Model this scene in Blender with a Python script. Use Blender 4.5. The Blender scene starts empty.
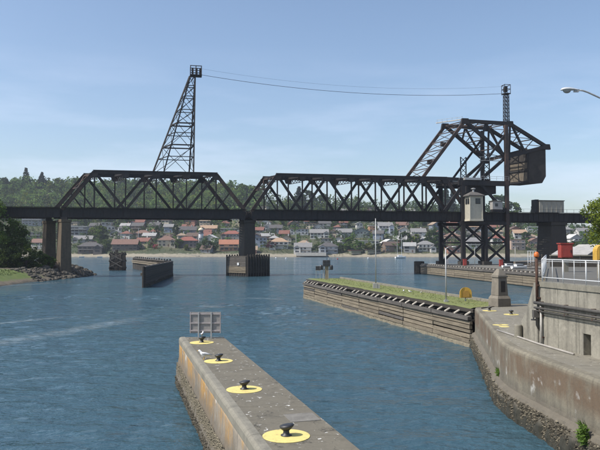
import bpy, math, random
from math import sin, cos, pi, radians, atan2, sqrt, hypot
from mathutils import Vector, Matrix, noise

rnd = random.Random(11)
scene = bpy.context.scene
col = scene.collection

# ---------------------------------------------------------------- camera
EYE = 7.5                       # metres above the water
PITCH = math.atan(24.0 / 650.0)
cam_data = bpy.data.cameras.new('camera')
cam_data.sensor_width = 36.0
cam_data.lens = 39.0
cam_data.clip_start = 0.1
cam_data.clip_end = 6000
cam = bpy.data.objects.new('camera', cam_data)
cam.location = (0, 0, EYE)
cam.rotation_euler = (pi / 2 + PITCH, 0, 0)
col.objects.link(cam)
scene.camera = cam

# ---------------------------------------------------------------- sky, sun, exposure
SUN_DIR = Vector((-0.955, -0.30, 0)).normalized()
SUN_EL = radians(50)
SUN_DIR = Vector((SUN_DIR.x * cos(SUN_EL), SUN_DIR.y * cos(SUN_EL), sin(SUN_EL)))
world = bpy.data.worlds.new('World')
scene.world = world
world.use_nodes = True
nt = world.node_tree
nt.nodes.clear()
sky = nt.nodes.new('ShaderNodeTexSky')
sky.sky_type = 'NISHITA'
sky.sun_disc = False
sky.sun_elevation = SUN_EL
sky.sun_rotation = atan2(SUN_DIR.x, SUN_DIR.y)
sky.air_density = 1.0
sky.dust_density = 1.6
sky.ozone_density = 1.5
tc = nt.nodes.new('ShaderNodeTexCoord')
mp = nt.nodes.new('ShaderNodeMapping')
mp.inputs['Scale'].default_value = (1.6, 1.6, 9.0)
nz = nt.nodes.new('ShaderNodeTexNoise')
nz.inputs['Scale'].default_value = 2.2
nz.inputs['Detail'].default_value = 6
nz.inputs['Roughness'].default_value = 0.55
cr = nt.nodes.new('ShaderNodeMapRange')
cr.inputs['From Min'].default_value = 0.46
cr.inputs['From Max'].default_value = 0.72
cr.inputs['To Max'].default_value = 0.55
sepz = nt.nodes.new('ShaderNodeSeparateXYZ')
low = nt.nodes.new('ShaderNodeMapRange')      # thin cloud lies low in the sky
low.inputs['From Min'].default_value = 0.30
low.inputs['From Max'].default_value = 0.06
mulc = nt.nodes.new('ShaderNodeMath'); mulc.operation = 'MULTIPLY'
mixc = nt.nodes.new('ShaderNodeMix'); mixc.data_type = 'RGBA'
mixc.inputs['B'].default_value = (5.4, 5.9, 7.2, 1)
bg = nt.nodes.new('ShaderNodeBackground')
bg.inputs['Strength'].default_value = 0.128
outw = nt.nodes.new('ShaderNodeOutputWorld')
L = nt.links.new
L(tc.outputs['Generated'], mp.inputs['Vector'])
L(mp.outputs['Vector'], nz.inputs['Vector'])
L(nz.outputs['Fac'], cr.inputs['Value'])
L(tc.outputs['Generated'], sepz.inputs['Vector'])
L(sepz.outputs['Z'], low.inputs['Value'])
L(cr.outputs['Result'], mulc.inputs[0]); L(low.outputs['Result'], mulc.inputs[1])
L(mulc.outputs[0], mixc.inputs['Factor'])
L(sky.outputs['Color'], mixc.inputs['A'])
L(mixc.outputs['Result'], bg.inputs['Color'])
L(bg.outputs['Background'], outw.inputs['Surface'])

sd = bpy.data.lights.new('sun', 'SUN')
sd.energy = 3.9
sd.angle = radians(0.53)
sd.color = (1.0, 0.955, 0.88)
sun = bpy.data.objects.new('sun', sd)
sun.rotation_euler = SUN_DIR.to_track_quat('Z', 'Y').to_euler()
sun.location = (-120, -40, 160)
col.objects.link(sun)

scene.view_settings.view_transform = 'Standard'
scene.view_settings.look = 'None'
scene.view_settings.exposure = 0.45
scene.view_settings.gamma = 1.0
scene.view_settings.use_curve_mapping = False
scene.render.engine = 'CYCLES'
scene.cycles.use_denoising = True
scene.cycles.max_bounces = 5
scene.cycles.diffuse_bounces = 2
scene.cycles.glossy_bounces = 3
scene.cycles.transmission_bounces = 3
scene.cycles.transparent_max_bounces = 6
scene.cycles.volume_bounces = 0
scene.cycles.caustics_reflective = False
scene.cycles.caustics_refractive = False
scene.cycles.sample_clamp_indirect = 4

# ---------------------------------------------------------------- helpers
def at_depth(px, Y):
    """X of a line of sight at depth Y (camera pitch is about X, so px is enough at the horizon)"""
    return (px - 300.0) / 650.0 * Y

def tag(o, label=None, cat=None, group=None, kind=None):
    if label: o['label'] = label
    if cat: o['category'] = cat
    if group: o['group'] = group
    if kind: o['kind'] = kind
    return o

def wloc(o):
    v = Vector((0, 0, 0))
    while o is not None:
        v += o.location
        o = o.parent
    return v

class MB:
    """collects solids in world coordinates, builds ONE mesh object"""
    def __init__(self):
        self.v = []; self.f = []; self.sm = False
    def add(self, vs, fs):
        n = len(self.v)
        self.v.extend(Vector(p) for p in vs)
        self.f.extend([tuple(i + n for i in f) for f in fs])
        return self
    def box(self, c, s, rz=0.0):
        x, y, z = s[0] / 2, s[1] / 2, s[2] / 2
        ca, sa = cos(rz), sin(rz)
        vs = []
        for dz in (-z, z):
            for dx, dy in ((-x, -y), (x, -y), (x, y), (-x, y)):
                vs.append((c[0] + dx * ca - dy * sa, c[1] + dx * sa + dy * ca, c[2] + dz))
        return self.add(vs, [(3, 2, 1, 0), (4, 5, 6, 7), (0, 1, 5, 4), (1, 2, 6, 5), (2, 3, 7, 6), (3, 0, 4, 7)])
    def beam(self, a, b, w, h, up=(0, 0, 1)):
        """w across (horizontal side), h along 'up' side"""
        a, b = Vector(a), Vector(b)
        d = (b - a).normalized()
        u = Vector(up)
        if abs(d.dot(u)) > 0.98: u = Vector((0, 1, 0))
        s = d.cross(u).normalized()
        u = s.cross(d).normalized()
        vs = []
        for p in (a, b):
            for q, r in ((-1, -1), (1, -1), (1, 1), (-1, 1)):
                vs.append(p + s * (q * w / 2) + u * (r * h / 2))
        return self.add(vs, [(3, 2, 1, 0), (4, 5, 6, 7), (0, 1, 5, 4), (1, 2, 6, 5), (2, 3, 7, 6), (3, 0, 4, 7)])
    def tube(self, pts, r, n=8, cap=True):
        pts = [Vector(p) for p in pts]
        rs = r if isinstance(r, (list, tuple)) else [r] * len(pts)
        base = len(self.v)
        pu = None
        for i, p in enumerate(pts):
            d = (pts[min(i + 1, len(pts) - 1)] - pts[max(i - 1, 0)]).normalized()
            if pu is None:
                pu = Vector((1, 0, 0)) if abs(d.x) < 0.9 else Vector((0, 1, 0))
            s = d.cross(pu).normalized(); pu = s.cross(d).normalized()
            for k in range(n):
                a = 2 * pi * k / n
                self.v.append(p + (s * cos(a) + pu * sin(a)) * rs[i])
        for i in range(len(pts) - 1):
            for k in range(n):
                self.f.append((base + i * n + k, base + i * n + (k + 1) % n, base + (i + 1) * n + (k + 1) % n, base + (i + 1) * n + k))
        if cap:
            self.f.append(tuple(base + k for k in range(n))[::-1])
            self.f.append(tuple(base + (len(pts) - 1) * n + k for k in range(n)))
        return self
    def lathe(self, c, prof, n=16, rz=0):
        base = len(self.v)
        for r, z in prof:
            for k in range(n):
                a = 2 * pi * k / n + rz
                self.v.append(Vector((c[0] + r * cos(a), c[1] + r * sin(a), c[2] + z)))
        for i in range(len(prof) - 1):
            for k in range(n):
                self.f.append((base + i * n + k, base + i * n + (k + 1) % n, base + (i + 1) * n + (k + 1) % n, base + (i + 1) * n + k))
        self.f.append(tuple(base + k for k in range(n))[::-1])
        self.f.append(tuple(base + (len(prof) - 1) * n + k for k in range(n)))
        return self
    def prism(self, poly, z0, z1):
        """poly: list of (x, y) counter-clockwise seen from above"""
        n = len(poly)
        vs = [(p[0], p[1], z0) for p in poly] + [(p[0], p[1], z1) for p in poly]
        fs = [tuple(range(n))[::-1], tuple(range(n, 2 * n))]
        fs += [(i, (i + 1) % n, n + (i + 1) % n, n + i) for i in range(n)]
        return self.add(vs, fs)
    def extrude(self, pts, vec):
        """closed 3D polygon swept along vec"""
        n = len(pts); vec = Vector(vec)
        vs = [Vector(p) for p in pts]; vs += [p + vec for p in vs]
        fs = [tuple(range(n))[::-1], tuple(range(n, 2 * n))]
        fs += [(i, (i + 1) % n, n + (i + 1) % n, n + i) for i in range(n)]
        return self.add(vs, fs)
    def sphere(self, c, r, nu=10, nv=6, sq=(1, 1, 1)):
        prof = []
        base = len(self.v)
        for j in range(nv + 1):
            t = -pi / 2 + pi * j / nv
            for k in range(nu):
                a = 2 * pi * k / nu
                self.v.append(Vector((c[0] + r * sq[0] * cos(t) * cos(a), c[1] + r * sq[1] * cos(t) * sin(a), c[2] + r * sq[2] * sin(t))))
        for j in range(nv):
            for k in range(nu):
                self.f.append((base + j * nu + k, base + j * nu + (k + 1) % nu, base + (j + 1) * nu + (k + 1) % nu, base + (j + 1) * nu + k))
        return self
    def build(self, name, mat, parent=None, smooth=False, bevel=0.0):
        o0 = wloc(parent) if parent is not None else Vector((0, 0, 0))
        me = bpy.data.meshes.new(name)
        me.from_pydata([tuple(p - o0) for p in self.v], [], self.f)
        me.validate()
        if mat: me.materials.append(mat)
        if smooth:
            for p in me.polygons: p.use_smooth = True
        o = bpy.data.objects.new(name, me)
        col.objects.link(o)
        if parent is not None: o.parent = parent
        if bevel > 0:
            b = o.modifiers.new('bevel', 'BEVEL'); b.width = bevel; b.segments = 2; b.limit_method = 'ANGLE'
        return o

def empty(name, loc, label=None, cat=None, group=None):
    o = bpy.data.objects.new(name, None)
    o.empty_display_size = 0.3
    o.location = loc
    col.objects.link(o)
    return tag(o, label, cat, group)

def single(name, mb, mat, label, cat, group=None, smooth=False, bevel=0.0):
    o = mb.build(name, mat, None, smooth, bevel)
    c = Vector((sum(p.x for p in mb.v) / len(mb.v), sum(p.y for p in mb.v) / len(mb.v), min(p.z for p in mb.v)))
    for v in o.data.vertices: v.co -= c
    o.location = c
    return tag(o, label, cat, group)

# ---------------------------------------------------------------- materials
class NT:
    def __init__(self, name):
        self.m = bpy.data.materials.new(name)
        self.m.use_nodes = True
        self.t = self.m.node_tree
        self.b = self.t.nodes['Principled BSDF']
        self.pos = self.n('ShaderNodeNewGeometry').outputs['Position']
    def n(self, k, **kw):
        x = self.t.nodes.new(k)
        for a, b in kw.items(): setattr(x, a, b)
        return x
    def l(self, a, b): self.t.links.new(a, b)
    def noise(self, scale, detail=4, rough=0.55, stretch=(1, 1, 1), vec=None, off=(0, 0, 0), rot=0.0):
        mp = self.n('ShaderNodeMapping')
        mp.inputs['Scale'].default_value = stretch
        mp.inputs['Location'].default_value = off
        mp.inputs['Rotation'].default_value = (0, 0, rot)
        self.l(vec if vec is not None else self.pos, mp.inputs['Vector'])
        x = self.n('ShaderNodeTexNoise')
        x.inputs['Scale'].default_value = scale
        x.inputs['Detail'].default_value = detail
        x.inputs['Roughness'].default_value = rough
        self.l(mp.outputs['Vector'], x.inputs['Vector'])
        return x.outputs['Fac']
    def ramp(self, fac, lo, hi, a=0.0, b=1.0):
        r = self.n('ShaderNodeMapRange')
        r.inputs['From Min'].default_value = lo; r.inputs['From Max'].default_value = hi
        r.inputs['To Min'].default_value = a; r.inputs['To Max'].default_value = b
        self.l(fac, r.inputs['Value'])
        return r.outputs['Result']
    def mix(self, fac, A, B):
        m = self.n('ShaderNodeMix'); m.data_type = 'RGBA'
        for key, val in (('Factor', fac), ('A', A), ('B', B)):
            if isinstance(val, (int, float)): m.inputs[key].default_value = val
            elif isinstance(val, tuple): m.inputs[key].default_value = (*val[:3], 1)
            else: self.l(val, m.inputs[key])
        return m.outputs['Result']
    def math(self, op, a, b=0.0):
        m = self.n('ShaderNodeMath', operation=op)
        for i, val in enumerate((a, b)):
            if isinstance(val, (int, float)): m.inputs[i].default_value = val
            else: self.l(val, m.inputs[i])
        return m.outputs[0]
    def bump(self, h, strength, dist=0.05):
        b = self.n('ShaderNodeBump')
        b.inputs['Strength'].default_value = strength
        b.inputs['Distance'].default_value = dist
        self.l(h, b.inputs['Height'])
        self.l(b.outputs['Normal'], self.b.inputs['Normal'])
    def color(self, c): self.l(c, self.b.inputs['Base Color']) if not isinstance(c, tuple) else setattr(self.b.inputs['Base Color'], 'default_value', (*c[:3], 1))
    def rough(self, r):
        if isinstance(r, (int, float)): self.b.inputs['Roughness'].default_value = r
        else: self.l(r, self.b.inputs['Roughness'])

_mats = {}
def plain(name, c, rough=0.7, var=0.25, scale=1.5, bump=0.15, metal=0.0, dist=0.02):
    """a weathered single colour: two noise scales, a little relief"""
    if name in _mats: return _mats[name]
    m = NT(name)
    a = tuple(x * (1 - var) for x in c); b = tuple(min(1, x * (1 + var)) for x in c)
    f = m.noise(scale, 5, 0.6)
    f2 = m.noise(scale * 7, 3, 0.6)
    k = m.math('ADD', m.math('MULTIPLY', f, 0.7), m.math('MULTIPLY', f2, 0.3))
    m.color(m.mix(m.ramp(k, 0.33, 0.67), a, b))
    m.rough(rough); m.b.inputs['Metallic'].default_value = metal
    if bump: m.bump(f2, bump, dist)
    _mats[name] = m.m
    return m.m

def mat_steel(name='bridge_steel', base=(0.009, 0.009, 0.010), rust=(0.060, 0.034, 0.025), amount=0.35):
    m = NT(name)
    f = m.noise(0.35, 6, 0.65)
    g = m.noise(3.0, 4, 0.6, stretch=(1, 1, 0.35))
    k = m.math('ADD', m.math('MULTIPLY', f, 0.6), m.math('MULTIPLY', g, 0.4))
    m.color(m.mix(m.ramp(k, 0.42, 0.72, 0, amount), base, rust))
    m.rough(m.ramp(g, 0.3, 0.7, 0.55, 0.85))
    m.bump(g, 0.2, 0.03)
    return m.m
STEEL = mat_steel()
STEEL_SUN_RUST = mat_steel('sunlit_rusty_steel', (0.022, 0.017, 0.015), (0.14, 0.078, 0.054), 0.8)  # browner copy: sunlit brown of the end posts painted in with the rust

def mat_concrete(name, base=(0.27, 0.255, 0.225), dark=(0.12, 0.115, 0.10), streak=0.55, drop=0.0, wet=None, rust=0.0, crack=0):
    m = NT(name)
    big = m.noise(0.45, 6, 0.6)
    fine = m.noise(9.0, 5, 0.7)
    grit = m.noise(60.0, 2, 0.6)
    c = m.mix(m.ramp(big, 0.35, 0.68), base, tuple((x * 0.72 + y * 0.28) for x, y in zip(base, dark)))
    c = m.mix(m.ramp(fine, 0.45, 0.8, 0, 0.45), c, dark)
    st = m.noise(2.4, 5, 0.65, stretch=(1, 1, 0.07))
    c = m.mix(m.ramp(st, 0.48, 0.75, 0, streak), c, dark)
    mid = m.noise(1.7, 6, 0.7, off=(11, 3, 2))
    c = m.mix(m.ramp(mid, 0.50, 0.72, 0, 0.55), c, dark)
    pale_ = tuple(min(1, x * 1.35) for x in base)
    c = m.mix(m.ramp(m.noise(2.6, 5, 0.7, off=(2, 9, 4)), 0.56, 0.75, 0, 0.5), c, pale_)
    if crack:
        vo = m.n('ShaderNodeTexVoronoi'); vo.feature = 'DISTANCE_TO_EDGE'; vo.inputs['Scale'].default_value = 0.55
        wv = m.n('ShaderNodeVectorMath', operation='ADD'); wn_ = m.n('ShaderNodeTexNoise'); wn_.inputs['Scale'].default_value = 2.0; wn_.inputs['Detail'].default_value = 6
        ws_ = m.n('ShaderNodeVectorMath', operation='SCALE'); ws_.inputs['Scale'].default_value = 0.9
        m.l(m.pos, wn_.inputs['Vector']); m.l(wn_.outputs['Color'], ws_.inputs[0]); m.l(m.pos, wv.inputs[0]); m.l(ws_.outputs[0], wv.inputs[1]); m.l(wv.outputs[0], vo.inputs['Vector'])
        c = m.mix(m.math('MULTIPLY', m.ramp(vo.outputs['Distance'], 0.012, 0.004), m.ramp(mid, 0.42, 0.58, 0, 0.8)), c, tuple(x * 0.5 for x in dark))
    if rust:
        rn = m.noise(0.9, 4, 0.6, stretch=(1, 1, 0.25), off=(3, 7, 1))
        c = m.mix(m.ramp(rn, 0.5, 0.68, 0, rust), c, (0.15, 0.075, 0.035))
    if drop:
        v = m.n('ShaderNodeTexVoronoi'); v.inputs['Scale'].default_value = 3.6
        warp = m.n('ShaderNodeVectorMath', operation='ADD')
        nn = m.n('ShaderNodeTexNoise'); nn.inputs['Scale'].default_value = 7.0
        m.l(m.pos, nn.inputs['Vector'])
        sc = m.n('ShaderNodeVectorMath', operation='SCALE'); sc.inputs['Scale'].default_value = 0.35
        m.l(nn.outputs['Color'], sc.inputs[0]); m.l(m.pos, warp.inputs[0]); m.l(sc.outputs[0], warp.inputs[1])
        m.l(warp.outputs[0], v.inputs['Vector'])
        zone = m.ramp(m.noise(0.8, 3), 0.36, 0.55)
        spot = m.ramp(v.outputs['Distance'], 0.19, 0.13)
        c = m.mix(m.math('MULTIPLY', m.math('MULTIPLY', spot, zone), drop), c, (0.62, 0.61, 0.57))
    m.color(c)
    m.rough(0.88)
    h = m.math('ADD', fine, m.math('MULTIPLY', grit, 0.5))
    m.bump(h, 0.35, 0.02)
    return m.m
CONC = mat_concrete('weathered_concrete', (0.232, 0.216, 0.172), (0.096, 0.091, 0.074))
OBEL = mat_concrete('tan_cast_stone', (0.21, 0.185, 0.145), (0.095, 0.085, 0.07), 0.45)
CONC_TOP = mat_concrete('pier_deck_concrete', (0.150, 0.134, 0.100), (0.066, 0.060, 0.046), 0.0, 0.9, crack=1)
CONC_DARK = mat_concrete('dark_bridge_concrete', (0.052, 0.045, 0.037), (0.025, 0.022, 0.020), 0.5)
CONC_WALL = mat_concrete('lock_wall_concrete', (0.30, 0.28, 0.228), (0.085, 0.079, 0.064), 0.95)
CONC_PALE = mat_concrete('pale_walkway_concrete', (0.212, 0.196, 0.155), (0.098, 0.090, 0.072), 0.0, 0.5, crack=1)

def mat_wallface(name, orange, barn_z=1.1, pale=(0.27, 0.25, 0.21), band=(1.15, 1.6, 2.3, 2.75), olo=0.47, ohi=0.60, sfreq=5.0, wet=0.0):
    """quay wall: coping, stained band, tide band"""
    m = NT(name)
    sep = m.n('ShaderNodeSeparateXYZ'); m.l(m.pos, sep.inputs[0]); Z = sep.outputs['Z']
    big = m.noise(0.5, 6, 0.6); fine = m.noise(8.0, 5, 0.7)
    st = m.noise(sfreq, 6, 0.7, stretch=(1, 1, 0.07))
    c = m.mix(m.ramp(big, 0.35, 0.65), pale, tuple(x * 0.6 for x in pale))
    c = m.mix(m.ramp(st, 0.46, 0.72, 0, 0.7), c, (0.075, 0.068, 0.058))
    on = m.noise(0.62, 5, 0.7, stretch=(1, 1, 0.5), off=(1.3, 4.1, 0))
    omask = m.math('MULTIPLY', m.ramp(on, olo, ohi), m.math('MULTIPLY', m.ramp(Z, band[0], band[1]), m.ramp(Z, band[3], band[2])))
    c = m.mix(m.math('MULTIPLY', omask, 0.8), c, orange)
    wn = m.noise(1.1, 4, 0.6, off=(9, 2, 5))
    wm = m.math('MULTIPLY', m.ramp(wn, 0.60, 0.68), m.math('MULTIPLY', m.ramp(Z, 1.2, 1.7), m.ramp(Z, 2.6, 2.2)))
    c = m.mix(m.math('MULTIPLY', wm, 0.7), c, (0.5, 0.49, 0.46))
    tz = m.math('ADD', Z, m.math('MULTIPLY', m.noise(1.4, 4), -0.7))
    c = m.mix(m.ramp(tz, barn_z, barn_z - 0.45, 0, 0.8), c, (0.115, 0.100, 0.078))
    c = m.mix(m.ramp(tz, wet, wet - 0.3), c, (0.030, 0.029, 0.020))
    c = m.mix(m.ramp(fine, 0.5, 0.8, 0, 0.4), c, (0.07, 0.065, 0.055))
    m.color(c); m.rough(0.9); m.bump(fine, 0.5, 0.04)
    return m.m
PIER_FACE = mat_wallface('pier_wall_face', (0.40, 0.21, 0.035), 1.45, (0.32, 0.275, 0.215), (1.0, 1.35, 2.15, 2.35), 0.42, 0.56)
QUAY_FACE = mat_wallface('quay_wall_face', (0.125, 0.080, 0.048), 1.3, (0.228, 0.205, 0.152), (1.55, 2.05, 2.75, 2.98), 0.36, 0.54, 5.0, 0.55)

def mat_timber(name, base, dark, sx=1.0):
    m = NT(name)
    g = m.noise(1.2, 5, 0.65, stretch=(0.5, 0.5, 6))
    f = m.noise(6.0, 4, 0.6)
    oi = m.n('ShaderNodeObjectInfo')
    c = m.mix(m.ramp(g, 0.35, 0.7), base, dark)
    c = m.mix(m.ramp(f, 0.5, 0.8, 0, 0.5), c, tuple(x * 0.5 for x in dark))
    hv = m.n('ShaderNodeHueSaturation')
    m.l(c, hv.inputs['Color']); m.l(m.ramp(oi.outputs['Random'], 0, 1, 0.82, 1.15), hv.inputs['Value'])
    m.color(hv.outputs['Color']); m.rough(0.9); m.bump(g, 0.4, 0.03)
    return m.m
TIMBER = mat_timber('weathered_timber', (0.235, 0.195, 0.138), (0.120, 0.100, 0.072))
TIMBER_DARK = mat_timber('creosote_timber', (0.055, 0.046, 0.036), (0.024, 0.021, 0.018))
TIMBER_GREY = mat_timber('grey_fender_timber', (0.125, 0.112, 0.098), (0.060, 0.054, 0.048))
BARN = plain('barnacle_crust', (0.175, 0.152, 0.108), 0.95, 0.45, 5.0, 0.4)
BARN_DARK = plain('mussel_crust', (0.070, 0.060, 0.042), 0.9, 0.5, 5.0, 0.4)
BLACK = plain('gap_shade_black', (0.014, 0.013, 0.012), 0.9, 0.3)  # backing behind planks: shade of the gaps put into the colour
IRON = plain('painted_black_iron', (0.028, 0.028, 0.030), 0.45, 0.3, 12, 0.15)
def mat_worn_yellow():
    m = NT('worn_yellow_paint')
    a = m.noise(3.5, 6, 0.7); b = m.noise(22, 4, 0.7)
    c = m.mix(m.ramp(a, 0.35, 0.7), (0.70, 0.58, 0.20), (0.55, 0.45, 0.16))
    k = m.math('ADD', m.math('MULTIPLY', a, 0.55), m.math('MULTIPLY', b, 0.45))
    c = m.mix(m.ramp(k, 0.56, 0.63, 0, 0.85), c, (0.17, 0.15, 0.11))
    m.color(c); m.rough(0.8); m.bump(b, 0.2, 0.01)
    return m.m
YELLOW = mat_worn_yellow()
YELLOW_SIGN = plain('yellow_enamel', (0.52, 0.31, 0.05), 0.6, 0.25, 6, 0.05)
GALV = plain('galvanised_steel', (0.42, 0.42, 0.41), 0.5, 0.15, 8, 0.05, 0.4)
GREYBOARD = plain('bare_grey_board', (0.28, 0.265, 0.25), 0.8, 0.15, 8, 0.1)
WHITE = plain('white_paint', (0.62, 0.63, 0.63), 0.55, 0.08, 5, 0.05)
RED = plain('red_paint', (0.27, 0.040, 0.030), 0.6, 0.3, 5, 0.05)
ORANGE = plain('orange_lamp_plastic', (0.55, 0.13, 0.02), 0.45, 0.1, 8, 0.05)
RUSTPOST = plain('rusted_iron', (0.065, 0.032, 0.02), 0.85, 0.45, 6, 0.4)
PIPE_DARK = plain('dark_pipe', (0.085, 0.078, 0.068), 0.6, 0.3, 6, 0.1)
PIPE_PALE = plain('pale_pipe', (0.42, 0.40, 0.36), 0.6, 0.2, 6, 0.1)
CREAM = plain('cream_clapboard', (0.45, 0.42, 0.34), 0.7, 0.12, 2, 0.1)
GLASS = plain('window_glass', (0.020, 0.026, 0.032), 0.06, 0.2, 1, 0)

def mat_grass(name, a, b, dry):
    m = NT(name)
    f = m.noise(0.6, 5, 0.6); g = m.noise(14, 4, 0.7)
    c = m.mix(m.ramp(f, 0.35, 0.68), a, b)
    c = m.mix(m.ramp(g, 0.42, 0.75, 0, 0.7), c, dry)
    m.color(c); m.rough(0.95); m.bump(g, 0.7, 0.05)
    return m.m
GRASS = mat_grass('mown_grass', (0.128, 0.160, 0.040), (0.170, 0.185, 0.056), (0.18, 0.172, 0.080))
GRASS_BANK = mat_grass('bank_grass', (0.085, 0.135, 0.030), (0.125, 0.16, 0.040), (0.15, 0.14, 0.07))

def mat_leaf(name, a, b, s0=0.30, s1=2.0):
    m = NT(name)
    oi = m.n('ShaderNodeObjectInfo')
    f = m.noise(s0, 3, 0.5); g = m.noise(s1, 2, 0.5)
    k = m.math('ADD', m.math('MULTIPLY', f, 0.6), m.math('MULTIPLY', g, 0.4))
    c = m.mix(m.ramp(k, 0.36, 0.64), a, b)
    hv = m.n('ShaderNodeHueSaturation')
    m.l(c, hv.inputs['Color'])
    m.l(m.ramp(oi.outputs['Random'], 0, 1, 0.75, 1.25), hv.inputs['Value'])
    m.l(m.ramp(oi.outputs['Random'], 0, 1, 0.485, 0.515), hv.inputs['Hue'])
    d = m.n('ShaderNodeBsdfDiffuse'); t = m.n('ShaderNodeBsdfTranslucent')
    m.l(hv.outputs['Color'], d.inputs['Color']); m.l(hv.outputs['Color'], t.inputs['Color'])
    x = m.n('ShaderNodeMixShader'); x.inputs[0].default_value = 0.38
    m.l(d.outputs[0], x.inputs[1]); m.l(t.outputs[0], x.inputs[2])
    m.l(x.outputs[0], m.t.nodes['Material Output'].inputs['Surface'])
    m.t.nodes.remove(m.b)
    return m.m
LEAF_MID = mat_leaf('broad_leaf', (0.048, 0.092, 0.020), (0.140, 0.200, 0.046))
LEAF_DARK = mat_leaf('dark_leaf', (0.026, 0.048, 0.016), (0.075, 0.105, 0.030))
LEAF_WOOD = mat_leaf('wood_leaf', (0.042, 0.082, 0.024), (0.175, 0.245, 0.066), 0.075, 0.4)
LEAF_CON = mat_leaf('conifer_needle', (0.018, 0.034, 0.016), (0.042, 0.064, 0.028))
LEAF_LIGHT = mat_leaf('spring_leaf', (0.10, 0.150, 0.022), (0.20, 0.235, 0.045))
LEAF_RED = mat_leaf('copper_leaf', (0.075, 0.025, 0.028), (0.13, 0.045, 0.045))
LEAF_PINK = mat_leaf('pink_blossom', (0.36, 0.06, 0.10), (0.48, 0.14, 0.18))
BARK = plain('tree_bark', (0.085, 0.068, 0.052), 0.95, 0.35, 3, 0.5)
ROCK = plain('grey_riprap', (0.088, 0.077, 0.060), 0.95, 0.5, 1.2, 0.5, 0, 0.06)
MUD = plain('shore_mud', (0.13, 0.105, 0.075), 0.9, 0.35, 0.8, 0.4)

# ================================================================ SETTING
def fbm(x, y, s, o=4):
    return noise.fractal(Vector((x * s, y * s, 3.7)), 1.0, 2.0, o)

def lerp_tab(tab, x):
    if x <= tab[0][0]: return tab[0][1]
    for (a, va), (b, vb) in zip(tab, tab[1:]):
        if x <= b:
            t = (x - a) / (b - a); t = t * t * (3 - 2 * t)
            return va + (vb - va) * t
    return tab[-1][1]

CAP = [(-0.60, 92), (-0.16, 90), (-0.04, 74), (0.10, 62), (0.26, 56), (0.36, 36), (0.46, 27), (0.8, 22)]
def shore_y(x):
    return 596 + 5 * sin(x * 0.021 + 1.0) + 3 * sin(x * 0.057)
def terrain(x, y):
    dy = y - shore_y(x)
    if dy < 16: z = -3 + 7 * max(0, (dy + 10)) / 26.0
    else:
        z = 4 + 0.21 * (dy - 16)
        if y > 760 and x / y < -0.05: z += (y - 760) * 0.16
    cap = lerp_tab(CAP, x / max(y, 1))
    if z > cap - 8:
        z = cap - 8 * math.exp(-(z - cap + 8) / 8.0)
    return z + (0.6 * fbm(x, y, 0.012) if dy > 20 else 0)
def row_depth(py):
    """depth of the slope where its ground shows at picture height py"""
    return 132.0 / (0.21 + (py - 249) / 650.0) - 2

# --- water
def mat_water():
    m = NT('channel_water')
    big = m.noise(0.05, 5, 0.55, stretch=(0.8, 1.3, 1), rot=0.3)
    w1 = m.noise(0.42, 5, 0.6, stretch=(0.75, 1.7, 1), rot=0.12)
    w2 = m.noise(1.5, 4, 0.6, stretch=(0.8, 1.6, 1), rot=-0.2, off=(5, 1, 0))
    w3 = m.noise(6.0, 2, 0.5, off=(1, 8, 0))
    h = m.math('ADD', m.math('MULTIPLY', w1, 1.5), m.math('MULTIPLY', w2, 0.50))
    h = m.math('ADD', h, m.math('MULTIPLY', w3, 0.02))
    amp = m.ramp(big, 0.36, 0.64, 0.4, 1.0)           # calmer and rougher patches
    h = m.math('MULTIPLY', h, amp)
    m.color(m.mix(m.ramp(big, 0.35, 0.65), (0.034, 0.076, 0.102), (0.044, 0.092, 0.118)))
    m.rough(m.ramp(big, 0.38, 0.62, 0.06, 0.13))
    m.b.inputs['IOR'].default_value = 1.333
    m.bump(h, 0.55, 1.0)
    # foam lines left by passing boats
    foam = None
    fn = m.noise(1.3, 6, 0.7, stretch=(0.5, 1.6, 1))
    for (x0, y0, x1, y1, wd) in ((-25.5, 48.0, -16.6, 73, 2.0), (-33, 62, -25.5, 73, 1.0), (-13.0, 86, -9.6, 84, 1.3), (-8.5, 100, -1.5, 97, 1.2), (-66, 120, -52, 150, 1.5)):
        d = Vector((x1 - x0, y1 - y0)); ln = d.length; an = atan2(d.y, d.x)
        mp = m.n('ShaderNodeMapping', vector_type='TEXTURE')
        mp.inputs['Location'].default_value = (x0, y0, 0); mp.inputs['Rotation'].default_value = (0, 0, an)
        m.l(m.pos, mp.inputs['Vector'])
        sp = m.n('ShaderNodeSeparateXYZ'); m.l(mp.outputs[0], sp.inputs[0])
        across = m.ramp(m.math('ABSOLUTE', m.math('ADD', sp.outputs['Y'], m.ramp(fn, 0.3, 0.7, -0.8, 0.8))), wd, wd * 0.2)
        along = m.math('MULTIPLY', m.ramp(sp.outputs['X'], 0, ln * 0.15), m.ramp(sp.outputs['X'], ln, ln * 0.7))
        s = m.math('MULTIPLY', across, along)
        foam = s if foam is None else m.math('MAXIMUM', foam, s)
    foam = m.math('MULTIPLY', foam, m.ramp(fn, 0.42, 0.75, 0.0, 0.30))
    fd = m.n('ShaderNodeBsdfDiffuse'); fd.inputs['Color'].default_value = (0.55, 0.58, 0.58, 1)
    mx = m.n('ShaderNodeMixShader')
    m.l(foam, mx.inputs[0]); m.l(m.b.outputs[0], mx.inputs[1]); m.l(fd.outputs[0], mx.inputs[2])
    m.l(mx.outputs[0], m.t.nodes['Material Output'].inputs['Surface'])
    return m.m
def grow(start, step, end, rate):
    out = [start]; st_ = step
    while out[-1] < end:
        out.append(out[-1] + st_); st_ *= rate
    return out
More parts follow.
